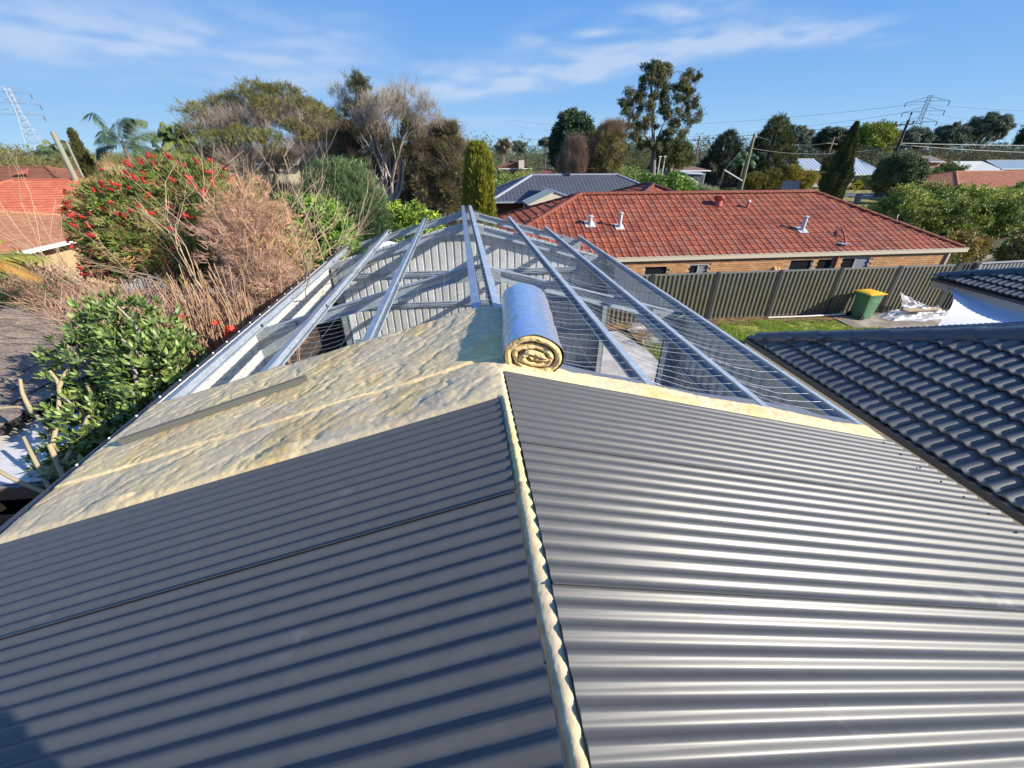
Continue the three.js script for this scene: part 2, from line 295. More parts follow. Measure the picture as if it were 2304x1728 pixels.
// purlins
const purX = [-2.93, -1.965, -.96, .115, .30, 1.40, 2.47, 3.5];
purX.forEach((x, i) => {
  const left = x < RX, zEnd = [-11.9, -12.1, -12.25, -12.42, -12.42, -12.42, -12.42, -12.42][i], d = .032 + .05, y = roofY(x, d), flat = i === 3 || i === 4;
  const g = cee(R3(x - (left ? .04 : -.04), y, 1.6), R3(x - (left ? .04 : -.04), y, zEnd), .1, .082, R3(left ? 1 : -1, left ? T15 : T15, 0), .018, .004);
  const o = part('purlin', g, M.galv, shed);
  for (const z of [-5.9, -9.9, -12.2]) part('cleat', box(.012, .085, .07, x + (left ? .035 : -.035), y - .02, z), M.galvDull, o);
});
// portal frames: rafters, columns, knee and apex plates
const fz = [-1.9, -5.9, -9.88, -12.2];
const dR = .135 + .085;
for (const [i, z] of fz.entries()) {
  for (const side of [-1, 1]) {
    const xe = side < 0 ? -2.98 : 3.5, xa = RX + side * .02;
    const p = R3(xa, roofY(xa, dR), z), q = R3(xe, roofY(xe, dR), z);
    part('rafter', cee(p, q, .17, .06, R3(0, 0, 1), .018, .004), M.galv, shed);
    const cx = side < 0 ? -2.93 : 3.44;
    if (i < 3 || side < 0) part('column', [cee(R3(cx, -.02, z), R3(cx, roofY(cx, .3), z), .2, .075, R3(0, 0, 1), .02, .004), cee(R3(cx + .0, -.02, z - .008), R3(cx, roofY(cx, .3), z - .008), .2, .075, R3(0, 0, -1), .02, .004)], M.galv, shed);
    const y0 = roofY(cx, .14), kn = [[cx - side * .0 + side * .09, y0 - .02], [cx + side * .09, y0 - .62], [cx - side * .1, y0 - .62], [cx - side * .14, y0 - .40], [cx - side * .48, y0 - .06 + T15 * .48 - .16], [cx - side * .48, y0 - .03 + T15 * .48]];
    part('knee_plate', [wallPoly(kn, .006).translate(0, 0, z + .066), wallPoly(kn, .006).translate(0, 0, z - .014)], M.galvDull, shed);
    const kp = shed.children.at(-1); for (const [bx, by] of [[.0, .25], [.0, .45], [.1, .13], [.34, .06], [.34, .14]]) part('bolt', new THREE.CylinderGeometry(.012, .012, .014, 6).rotateX(Math.PI / 2).translate(cx - side * bx, y0 - by + T15 * bx * .8, z + .079), M.galvDull, kp);
  }
  const ya = roofY(RX, .14);
  part('apex_plate', wallPoly([[RX, ya], [RX + .34, ya - .34 * T15], [RX + .34, ya - .34 * T15 - .17], [RX, ya - .24], [RX - .34, ya - .34 * T15 - .17], [RX - .34, ya - .34 * T15]], .006).translate(0, 0, z + .066), M.galvDull, shed);
}
// ribbed wall sheets; u runs along the wall, the rib sticks out along "out"
function ribbed(len, yTop, yBot, pitch = .19, rib = .034, depth = .024, o = {}) {
  const xs = []; const n = Math.round(len / pitch);
  for (let k = 0; k < n; k++) { const b = k * len / n, p = len / n; xs.push([b, 0], [b + p - rib - .02, 0], [b + p - rib - .004, 1], [b + p - .016, 1]); }
  xs.push([len, 0]);
  const P = [], U = [], I = [], rows = o.rows || 1, off = o.t || .002;
  const put = back => { const base = P.length / 3; for (const [x, d] of xs) for (let j = 0; j <= rows; j++) { const y = lerp(typeof yBot === 'function' ? yBot(x) : yBot, yTop(x), j / rows); P.push(x, y, d * depth - back * off); U.push(x, y); } for (let i = 0; i < xs.length - 1; i++) for (let j = 0; j < rows; j++) { const a = base + i * (rows + 1) + j, c = a + rows + 1; I.push(a, c, a + 1, c, c + 1, a + 1); } };
  put(0); put(1);
  const N = xs.length * (rows + 1);                                   // close the top edge
  for (let i = 0; i < xs.length - 1; i++) { const a = i * (rows + 1) + rows, b = a + rows + 1; I.push(a, b, a + N, b, b + N, a + N); }
  let g = new THREE.BufferGeometry(); g.setAttribute('position', new THREE.Float32BufferAttribute(P, 3)); g.setAttribute('uv', new THREE.Float32BufferAttribute(U, 2)); g.setIndex(I);
  g = g.toNonIndexed(); g.computeVertexNormals(); return g;
}
// far gable wall
for (let k = 0; k < 9; k++) {
  const x0 = -3.04 + k * .722, len = .722;
  part('wall_sheet', ribbed(len, x => roofY(x0 + x, .115), -.02, .1805, .04, -.024).translate(x0, 0, -9.955), M.linerGrey, shed);
}
// side walls: fully clad near bay, a wide opening in the far bay with a strip of sheeting over it
const sideWall = (x, out, z0, z1, yb, yt, m, rib = .034, dep = .024) => { const L = z0 - z1, n = Math.max(1, Math.round(L / .76)); for (let k = 0; k < n; k++) { const l = L / n; const g = ribbed(l, () => yt, yb, .19, rib, dep * out).rotateY(Math.PI / 2).translate(x, 0, z0 - k * l); part('wall_sheet', g, m, shed); } };
sideWall(-3.03, -1, 1.6, -6.0, -.02, roofY(-3.03, .02), M.liner);
sideWall(-3.03, -1, -6.0, -9.7, 2.62, roofY(-3.03, .02), M.liner);
sideWall(3.56, 1, 1.6, -6.05, -.02, roofY(3.56, .10), M.liner, .09, .04);
sideWall(3.56, 1, -6.05, -9.35, 2.5, roofY(3.56, .10), M.linerGrey);
sideWall(3.56, 1, -9.35, -9.95, -.02, roofY(3.56, .10), M.linerGrey);
// dark barge flashing with screws along the left eave
part('eave_flashing', box(.055, .006, 13.4, -3.065, roofY(-3.06, .012), -5.1), mat([.05, .05, .06], .5), shed);
{ const g = new THREE.SphereGeometry(.011, 8, 6), o = shed.children.at(-1); for (let k = 0; k < 26; k++) part('screw', g.clone().translate(-3.07, roofY(-3.06, .004), -2.8 - k * .34), M.white, o); }
// girts across the gable and along the sides
const hat = (p, q, open) => merge([cee(p, q, .055, .045, open, .018, .003), cee(p.clone().add(R3(0, .058, 0)), q.clone().add(R3(0, .058, 0)), .055, .045, open, .018, .003)]);
for (const [y, xe] of [[2.86, 2.9], [2.1, 3.4], [1.19, 3.4], [.2, 3.4]]) part('girt', hat(R3(-2.82, y, -9.93), R3(xe, y, -9.93), R3(0, 0, 1)), M.galv, shed);
for (const y of [2.2, 1.2, .2]) { part('girt', hat(R3(3.52, y, 1.5), R3(3.52, y, -6), R3(-1, 0, 0)), M.galv, shed); part('girt', hat(R3(-2.99, y, 1.5), R3(-2.99, y, -6), R3(1, 0, 0)), M.galv, shed); }
part('door_head', bar(R3(3.5, 2.5, -6.05), R3(3.5, 2.5, -9.35), .07, .1), M.galv, shed);
part('door_head', bar(R3(-2.98, 2.62, -6.0), R3(-2.98, 2.62, -9.8), .07, .1), M.galv, shed);
for (const [x, z] of [[3.5, -6.1], [3.5, -9.33], [-2.97, -6.1], [-2.97, -9.7]]) part('door_post', [cee(R3(x, -.02, z), R3(x, 3.1, z), .1, .1, R3(x > 0 ? -1 : 1, 0, 0), .018, .004)], M.galvDull, shed);
// mesh of thin safety wires stretched over the purlins
{
  const W = [], rr = mulberry(5); const nodes = purX;
  const along = (z, r) => {                                           // one wire across the shed
    const pts = [];
    for (let i = 0; i < nodes.length - 1; i++) { const a = nodes[i], b = nodes[i + 1], sag = (b - a > .5 ? .05 + .05 * rr() : .005), n = b - a > .5 ? 7 : 2; for (let k = 0; k < n; k++) { const t = k / n; pts.push(R3(lerp(a, b, t), roofY(lerp(a, b, t), .028) - sag * 4 * t * (1 - t), z + .02 * (rr() - .5) + .035 * Math.sin(t * Math.PI) * (rr() - .2))); } }
    pts.push(R3(nodes.at(-1) + .05, roofY(nodes.at(-1) + .05, .02), z)); return taper(pts, r, r, 4, false);
  };
  for (let z = -2.7; z > -12.2; z -= .148 + .012 * rr()) W.push(along(z, z > -6.5 ? .0013 : .0008));
  for (let i = 0; i < nodes.length - 1; i++) { const a = nodes[i], b = nodes[i + 1]; if (b - a < .5) continue; for (let k = 1; k < 3; k++) { const t = k / 3, x = lerp(a, b, t), pts = []; for (let z = -2.6; z > -12.2; z -= .45) pts.push(R3(x + .02 * (rr() - .5), roofY(x, .03) - .075 * 4 * t * (1 - t) - .012 * rr(), z)); W.push(taper(pts, .0009, .0009, 4, false)); } }
  part('safety_mesh', W, M.wire, shed, { kind: 'stuff' });
}
// bits under the roof edge on the left: an electrical conduit on the neighbour's side is not visible; floor stays dark

// ------------------------------------------------------------------ insulation blankets
function woolHeight(x, z, seed) {
  const wx = x + .25 * (fbm(x * 1.5, z * 1.5, seed, 3) - .5), wz = z + .25 * (fbm(x * 1.5, z * 1.5, seed + 9, 3) - .5);
  const q = wx * .75 + wz * 1.0, p = wx * 1.0 - wz * .75;             // creases run obliquely down the slope
  const r1 = 1 - Math.abs(2 * fbm(p * 2.2, q * 5.2, seed + 1, 4) - 1), r2 = 1 - Math.abs(2 * fbm(p * 6, q * 11, seed + 2, 3) - 1);
  return -.010 * Math.pow(r1, 18) - .005 * Math.pow(r2, 12) + .004 * (fbm(p * 1.8, q * 1.8, seed + 5, 2) - .5) + .003 * (fbm(x * 22, z * 22, seed + 3, 3) - .5);
}
const lump = (x, z, cx, cz, a, l, w, h) => { const c = Math.cos(a), s = Math.sin(a), u = ((x - cx) * c + (z - cz) * s) / l, v = (-(x - cx) * s + (z - cz) * c) / w; const d = u * u + v * v; return d < 1 ? h * Math.sqrt(1 - d) * (1 + .3 * u) : 0; };
function blanket(name, label, x0, x1, z0, z1, lift, seed, opt = {}) {
  const nx = Math.round((x1 - x0) / .016), nz = Math.round((z0 - z1) / .014);
  const rag0 = v => .05 * (fbm(v * 9, 2, seed, 4) - .5) + .06 * (fbm(v * 3, 4, seed, 2) - .5);
  const zAt = (x, v) => lerp(z0, z1, v) + (v > .5 ? 1 : 1) * .05 * (fbm(x * 1.3, v * .5, seed + 4, 3) - .5) * (opt.wave ?? 1);
  const pos = (u, v, side) => {
    let x = lerp(x0, x1, u); x += (1 - sstep(0, .06, u)) * rag0(v) + (opt.ragR ? sstep(.94, 1, u) * rag0(v + 7) : 0);
    const z = zAt(x, v), sagT = purX.reduce((m, p) => Math.min(m, Math.abs(p - x)), 9);
    const ed = Math.min(1, Math.min(v, 1 - v) * (z0 - z1) / .015), e = Math.sqrt(clamp(ed, 0, 1)), eu = Math.sqrt(clamp(Math.min(u * (x1 - x0), (1 - u) * (x1 - x0)) / .05, 0, 1));
    const under = opt.under ? opt.under(x, z) : 0;
    let h = lift + (.012 - .008 * sstep(.06, .45, sagT)) + woolHeight(x, z, seed) + (opt.lumps ? opt.lumps(x, z) : 0);
    h = lerp(h, -.026 + Math.max(0, woolHeight(x, z, seed)) * .2, under);
    const peak = Math.sqrt((x - RX) * (x - RX) + .006) - .0775;        // the blanket rounds over the ridge
    const yb = RY - T15 * peak - .018;
    const bottom = yb - .035 - .012 * sstep(.06, .45, sagT), over = x < -2.95 ? -(x + 2.95) * (x + 2.95) * 2.2 : 0;
    const topY = yb + h + over;
    return R3(x, side ? lerp(bottom + lift + over, topY, .5 + .5 * Math.min(e, eu)) : bottom + lift * .9 + over, z);
  };
  const o = thing(name, label, 'insulation');
  part('wool', merge([gridGeo(nx, nz, (u, v) => pos(u, v, 1), [x1 - x0, z0 - z1]), gridGeo(Math.round(nx / 4), 2, (u, v) => pos(u, v, 0), [x1 - x0, z0 - z1]),
    gridGeo(nx, 2, (u, v) => pos(u, 0, 0).lerp(pos(u, 0, 1), v), [x1 - x0, .06]), gridGeo(nx, 2, (u, v) => pos(u, 1, 0).lerp(pos(u, 1, 1), v), [x1 - x0, .06]),
    gridGeo(nz, 2, (u, v) => pos(0, u, 0).lerp(pos(0, u, 1), v), [z0 - z1, .06]), gridGeo(nz, 2, (u, v) => pos(1, u, 0).lerp(pos(1, u, 1), v), [z0 - z1, .06])]), M.wool, o);
  const fw = opt.foil || .07;
  part('foil_facing', gridGeo(220, 8, (u, v) => { const x = lerp(x0 + .02, x1 - .02, u), b = pos(clamp((x - x0) / (x1 - x0), 0, 1), 1, 0), w = fw * (.55 + .9 * fbm(x * 1.7, 3, seed + 8, 3)); return R3(x, b.y + .012 - .012 * v * v + (v > 0 ? .012 * (fbm(x * 8, v * 2, seed, 3) - .5) : 0), b.z + .05 - v * (w + .05)); }, [x1 - x0, .2]), opt.foilMat || M.foilBack, o);
  return o;
}
const sheeted = (x, z) => x < RX - .03 ? sstep(-2.06, -1.98, z) : x > RX + .03 ? sstep(-2.38, -2.31, z) : .0;
blanket('insulation_blanket', 'glass wool strip draped over the ridge with its far edge showing along the roof sheets', -3.02, 3.5, -1.3, -2.53, .0, 11, { under: sheeted, ragR: true, wave: .7, foil: .17, foilMat: mat([.20, .215, .25], .5, { metalness: .35 }), lumps: (x, z) => lump(x, z, -1.16, -2.13, .12, .2, .05, .018) + lump(x, z, -2.28, -2.12, .1, .17, .045, .018) + lump(x, z, -.2, -2.2, .5, .12, .08, .012) });
blanket('insulation_blanket', 'wide bare strip of glass wool unrolled up the left slope to the foil roll', -3.0, .42, -2.50, -3.60, .014, 23, { foil: .045 });
{ // the puffed strip left between the sheets along the ridge
  const prof = (u, v) => { const z = lerp(1.4, -2.05, v), a = (u - .5) * Math.PI * 1.05, w = .032 + .022 * (fbm(z * 5, 1, 4, 3) - .5), bump = .012 * (fbm(z * 3.3, 2, 6, 3) - .5) + .004 * (fbm(z * 11, u * 2, 8, 2) - .5); return R3(RX + .006 + Math.sin(a) * w + .012 * (fbm(z * 2, 7, 3, 3) - .5), RY - .047 + Math.cos(a) * (.030 + bump), z); };
  solo('insulation_blanket', [gridGeo(14, 420, prof, [.15, 3.4])], M.wool, 'thin puffed line of glass wool squeezed in the open ridge gap between the roof sheets', 'insulation');
}
// ------------------------------------------------------------------ the half used roll
{
  const o = thing('insulation_roll', 'half used roll of glass wool wrapped in blue reflecting foil lying on the ridge', 'insulation roll');
  const C0 = R3(.455, 4.19, -2.44), C1 = R3(.575, 4.172, -3.66), turns = 3.45, th = .049, N = 220, L = 40;
  const curve = (t, off) => { const a = -t * 2 * Math.PI - 1.35, k = 1 - t * .215, wob = 1 + .06 * (noise(t * 9, 3, 1) - .5) * 2 * (t > .9 ? 1.8 : .5); const A = (.230 * k) * wob - off, B = (.182 * k - .01 * t) * wob - off * .95, x = Math.cos(a) * A, y = Math.sin(a) * B, s = -.22; return [x * Math.cos(s) - y * Math.sin(s), x * Math.sin(s) + y * Math.cos(s)]; };
  const at = (t, off, w, puff = 0) => { const [x, y] = curve(t, off), c = C0.clone().lerp(C1, w); const tilt = 1 + .05 * w; return R3(c.x + x * tilt, c.y + y * tilt, c.z + puff); };
  const layer = (off, w0 = 0, w1 = 1) => gridGeo(N, 24, (u, v) => { const t = u * turns, q = at(t, off, lerp(w0, w1, v)); q.y += .004 * (noise(q.x * 14, q.z * 9, 2) - .5); return q; }, [4, 1.3]);
  const cap = w => gridGeo(N * 2, 5, (u, v) => { const t = u * turns, s = Math.sin(v * Math.PI), d = w < .5 ? 1 : -1; return at(t, lerp(.003, th, v), w, d * (.020 * s + .035 * s * (fbm(u * 55, v * 2, 5, 3) - .4) + .055 * (fbm(u * 12, 1, 7, 3) - .5))); }, [4, .1]);
  part('wool', [layer(.003), layer(th), cap(0), cap(1)], M.woolEdge, o);
  part('foil', gridGeo(160, 90, (u, v) => { const t = u * 1.12 - .02, w = lerp(-.008, 1.008, v); const q = at(t, -.004 - .008 * Math.pow(1 - Math.abs(2 * fbm(u * 4 + v * 2, v * 6 - u * 3, 3, 3) - 1), 3), w); q.z += .02 * (fbm(u * 9, v < .5 ? 1 : 5, 4, 3) - .5); return q; }, [1.4, 1.3]), M.foil, o);
}
{ const p = R3(-1.3, roofY(-1.3) + .058, -3.02), q = R3(-2.735, roofY(-2.735) + .058, -2.86); solo('metal_batten', [cee(p, q, .033, .026, R3(0, 1, .1), .008, .003), cee(p, q, .035, .02, R3(0, -1, 0), .006, .003)], mat([.20, .20, .175], .55, { metalness: .3 }), 'loose grey metal batten lying across the bare glass wool', 'batten'); }

// ------------------------------------------------------------------ tiled roofs: every tile is a piece of geometry
function tileGeo(cover, gauge, prof, thick, n = 12) {                 // x across, y up, z down the slope; origin at the upper left
  const L = gauge + .035, P = [], I = [], U = [];
  const row = (z, y0) => { for (let i = 0; i <= n; i++) { const t = i / n; P.push(t * cover, prof(t) + y0, z); U.push(t, z / L); } };
  row(0, 0); row(L * .55, thick * .55); row(L - .008, thick); row(L, thick - .006);
  for (let i = 0; i <= n; i++) { const t = i / n; P.push(t * cover, prof(t) + thick - .026, L - .004); U.push(t, 1); }
  for (let j = 0; j < 4; j++) for (let i = 0; i < n; i++) { const a = j * (n + 1) + i, b = a + n + 1; I.push(a, b, a + 1, a + 1, b, b + 1); }
  const g = new THREE.BufferGeometry(); g.setAttribute('position', new THREE.Float32BufferAttribute(P, 3)); g.setAttribute('uv', new THREE.Float32BufferAttribute(U, 2)); g.setIndex(I); g.computeVertexNormals(); return g;
}
const wave2 = d => t => d * (.5 - .5 * Math.cos(4 * Math.PI * t));
const roll1 = d => t => { const q = (t - .62) / .24; return Math.abs(q) < 1 ? d * (.5 + .5 * Math.cos(Math.PI * q)) : 0; };
function inside(poly, a, b) { let r = false; for (let i = 0, j = poly.length - 1; i < poly.length; j = i++) { const [x, y] = poly[i], [X, Y] = poly[j]; if ((y > b) !== (Y > b) && a < (X - x) * (b - y) / (Y - y) + x) r = !r; } return r; }
const camP = R3(0, 5.4, 0);
// lay tiles on one roof face given as corners A,B (eave, seen from outside left to right) then the upper corners
function tileFace(pts, o, list) {
  const [A, B] = pts, u = B.clone().sub(A).normalize(), up0 = pts[2].clone().sub(B), n = new THREE.Vector3().crossVectors(u, up0).normalize(); if (n.y < 0) n.negate();
  const w = new THREE.Vector3().crossVectors(u, n), v = w.clone().negate();
  const poly = pts.map(p => [p.clone().sub(A).dot(u), p.clone().sub(A).dot(v)]);
  const cx = poly.reduce((s, p) => s + p[0], 0) / poly.length, cy = poly.reduce((s, p) => s + p[1], 0) / poly.length;
  const grown = poly.map(([a, b]) => { const d = Math.hypot(a - cx, b - cy); return [a + (a - cx) / d * (o.grow ?? .12), b + (b - cy) / d * .05]; });
  const amin = Math.min(...grown.map(p => p[0])), amax = Math.max(...grown.map(p => p[0])), bmax = Math.max(...grown.map(p => p[1]));
  for (let j = -1, b = -.05; b < bmax; j++, b += o.gauge) for (let a = Math.floor(amin / o.cover) * o.cover; a < amax; a += o.cover) {
    if (!inside(grown, a + o.cover / 2, b + o.gauge / 2)) continue;
    const q = A.clone().addScaledVector(u, a).addScaledVector(v, b + o.gauge).addScaledVector(n, .004 + (hash(j, Math.round(a * 100), 5) - .5) * .006);
    const tilt = (hash(j, Math.round(a * 100), 9) - .5) * .012;
    list.push({ m: new THREE.Matrix4().makeBasis(u.clone().addScaledVector(n, tilt), n.clone().addScaledVector(u, -tilt), w).setPosition(q), d: q.distanceTo(camP), k: hash(j, Math.round(a * 100), 3), p: q });
  }
  return { n, deck: slab3(pts.map(p => p.clone().addScaledVector(n, -.008)), .03) };
}
function layTiles(list, geo, mats, parent, limit, name = 'tile', show = () => true) {
  list.forEach(t => t.v = show(t.p) ? 0 : 1); list.sort((a, b) => a.v - b.v || a.d - b.d);
  const near = list.slice(0, limit), rest = list.slice(limit);
  for (const t of near) { const me = part(name, geo, mats[Math.floor(t.k * mats.length)], parent); me.matrixAutoUpdate = true; me.applyMatrix4(t.m); }
  if (rest.length) mats.forEach((m, i) => { const sub = rest.filter(t => Math.floor(t.k * mats.length) === i); if (sub.length) instanced(name + '_field', geo, m, sub.map(t => t.m), null, parent); });
}
function ridgeCaps(p, q, m, parent, r = .11, len = .40, single = true) {
  const d = q.clone().sub(p), L = d.length(); d.normalize(); const X = new THREE.Vector3().crossVectors(R3(0, 1, 0), d).normalize(), Y = new THREE.Vector3().crossVectors(d, X), n = Math.round(L / len), all = [];
  for (let k = 0; k < n; k++) {
    const g = gridGeo(10, 3, (u, v) => { const a = lerp(-1.75, 1.75, u), rr = r * (1 + (v > .8 ? .10 : 0)) * (1 + .04 * v); return R3(Math.sin(a) * rr, Math.cos(a) * rr * .8, v * (len + .05)); });
    orient(g, p.clone().addScaledVector(d, k * L / n).addScaledVector(Y, .012 + (k % 2) * .004), X, Y.clone().addScaledVector(d, .0), d);
    if (single) part('ridge_cap', g, m, parent); else all.push(g);
  }
  if (!single) part('ridge_caps', all, m, parent, { kind: 'stuff' });
}
// hip roof over a rectangle; returns the corner points
function hipRoof(parent, r, o) {
  const { x0, x1, z0, z1, y } = r, alongX = r.alongX ?? (x1 - x0 > z1 - z0), h = (alongX ? z1 - z0 : x1 - x0) / 2, ry = y + h * r.t;
  const c = [R3(x0, y, z1), R3(x1, y, z1), R3(x1, y, z0), R3(x0, y, z0)], hip = r.hip ?? [1, 1];
  const Ra = alongX ? R3(x0 + h * hip[0], ry, (z0 + z1) / 2) : R3((x0 + x1) / 2, ry, z1 - h * hip[0]), Rb = alongX ? R3(x1 - h * hip[1], ry, (z0 + z1) / 2) : R3((x0 + x1) / 2, ry, z0 + h * hip[1]);
  const faces = alongX ? { front: [c[0], c[1], Rb, Ra], right: [c[1], c[2], Rb], back: [c[2], c[3], Ra, Rb], left: [c[3], c[0], Ra] } : { front: [c[0], c[1], Ra], right: [c[1], c[2], Rb, Ra], back: [c[2], c[3], Rb], left: [c[3], c[0], Ra, Rb] };
  const list = [], decks = [];
  for (const k in faces) { if (alongX && k === 'left' && !hip[0] || alongX && k === 'right' && !hip[1] || !alongX && k === 'front' && !hip[0] || !alongX && k === 'back' && !hip[1]) continue; const use = !o.faces || o.faces.includes(k), f = tileFace(faces[k], o, use ? list : []); decks.push(f.deck); }
  const deck = part('roof', decks, o.deckMat || o.mats[0], parent);
  layTiles(list, o.geo, o.mats, deck, o.limit || 0, 'tile', o.show);
  const lines = [[Ra, Rb]]; if (alongX) { if (hip[0]) lines.push([c[0], Ra], [c[3], Ra]); if (hip[1]) lines.push([c[1], Rb], [c[2], Rb]); } else { if (hip[0]) lines.push([c[0], Ra], [c[1], Ra]); if (hip[1]) lines.push([c[2], Rb], [c[3], Rb]); }
  for (const [p, q] of lines) ridgeCaps(p, q, o.capMat || o.mats[0], deck, o.capR || .11, .40, o.capsSingle ?? false);
  return { c, Ra, Rb, deck, faces };
}
function gutter(parent, p, q, m, h = .115, w = .11) {
  const g = bar(p, q, w, h); const d = q.clone().sub(p).normalize(), out = new THREE.Vector3().crossVectors(d, R3(0, 1, 0));
  const lip = bar(p.clone().addScaledVector(out, w / 2).add(R3(0, h / 2, 0)), q.clone().addScaledVector(out, w / 2).add(R3(0, h / 2, 0)), .018, .02);
  return part('gutter', [g, lip], m, parent);
}
const darkTiles = [[.08, .087, .093], [.10, .105, .107], [.066, .072, .08], [.09, .092, .092], [.076, .083, .091]].map(c => new THREE.MeshPhysicalMaterial({ color: lin(...c), roughness: .40, ior: 1.5, bumpMap: bumpFine, bumpScale: .0012, side: THREE.DoubleSide }));
const lichen = tex(256, 1, (x, y) => { const s = tfbm(x, y, 12, 3, 8), d = tfbm(x, y, 40, 2, 4), b = tfbm(x, y, 5, 3, 12); let k = mix3([225, 222, 218], [255, 255, 255], d); k = mix3(k, [150, 140, 138], sstep(.56, .72, b)); return mix3(k, [255, 246, 214], sstep(.74, .8, s)); });
const redTiles = [[.42, .107, .051], [.365, .092, .046], [.29, .076, .043], [.46, .128, .06], [.36, .122, .075]].map(c => mat(c, .75, { map: lichen, bumpMap: bumpFine, bumpScale: .002 }));
const pale = [...redTiles.slice(0, 4)];

// ------------------------------------------------------------------ the house the shed belongs to (dark tiles, right)
{
  const h = thing('house', 'brick house with glossy dark blue tiles and a beige gutter close beside the shed', 'house', [0, 0, 0]);
  const brick = mat([.30, .12, .07], .9, { bumpMap: bumpMid, bumpScale: .01 });
  part('wall', [box(.12, 2.5, 9.2, 5.42, 1.25, -.9), box(8, 2.5, .12, 9.4, 1.25, -5.42)], brick, h);
  part('brickwork', (() => { const g = []; for (let r = 0; r < 28; r++) for (let k = 0; k < 26; k++) g.push(box(.02, .074, .22, 5.352, .05 + r * .086, -5.3 + k * .236 + (r % 2) * .118)); return g; })(), mat([.34, .135, .075], .9, { map: grainT([170, 160, 150], [255, 255, 250], 9, .8) }), h, { kind: 'stuff' });
  const geo = tileGeo(.26, .30, t => { const s = .5 - .5 * Math.cos(4 * Math.PI * t); return .034 * Math.pow(s, .8); }, .042, 20);
  const rf = hipRoof(h, { x0: 4.93, x1: 16, z0: -5.85, z1: 5.2, y: 2.62, t: .40, alongX: true, hip: [1, 1] }, { geo, cover: .26, gauge: .30, mats: darkTiles, faces: ['left', 'back'], limit: 300, show: p => p.z < 1.0 && p.x < 9.5 && p.x > 4.5 && p.z < 1, capR: .13, capsSingle: true, grow: .16, deckMat: darkTiles[0] });
  part('gutter', bar(R3(4.86, 2.515, 5), R3(4.86, 2.515, -5.92), .10, .06), M.beige, h);
  part('gutter', bar(R3(4.85, 2.583, 5), R3(4.85, 2.583, -5.92), .14, .075), mat([.035, .037, .042], .4), h);
  gutter(h, R3(4.86, 2.555, -5.9), R3(16, 2.555, -5.9), M.beige);
  part('soffit', box(.48, .02, 10.5, 5.17, 2.47, -.4), mat([.4, .38, .34], .8), h);
}
// the low outbuilding behind it
{
  const h = thing('outbuilding', 'small dark tiled outbuilding with a pale fascia behind the nearest tiled roof', 'outbuilding');
  const geo = tileGeo(.26, .30, t => { const s = .5 - .5 * Math.cos(4 * Math.PI * t); return .034 * Math.pow(s, .8); }, .042, 14);
  hipRoof(h, { x0: 12.22, x1: 18.6, z0: -9.05, z1: -2.6, y: 2.62, t: .34, alongX: true, hip: [1, 1] }, { geo, cover: .26, gauge: .30, mats: darkTiles, faces: ['left', 'back'], limit: 200, show: p => p.z < -5 && p.x < 15.5, capR: .13, capsSingle: true, grow: .16, deckMat: darkTiles[0] });
  gutter(h, R3(12.15, 2.55, -2.6), R3(12.15, 2.55, -9.1), mat([.05, .05, .055], .45), .06, .12);
  part('fascia', box(.03, .16, 6.5, 12.2, 2.42, -5.85), M.beige, h);
  part('wall', box(5.4, 2.35, 5.5, 15.5, 1.17, -5.8), mat([.30, .14, .08], .9), h);
}
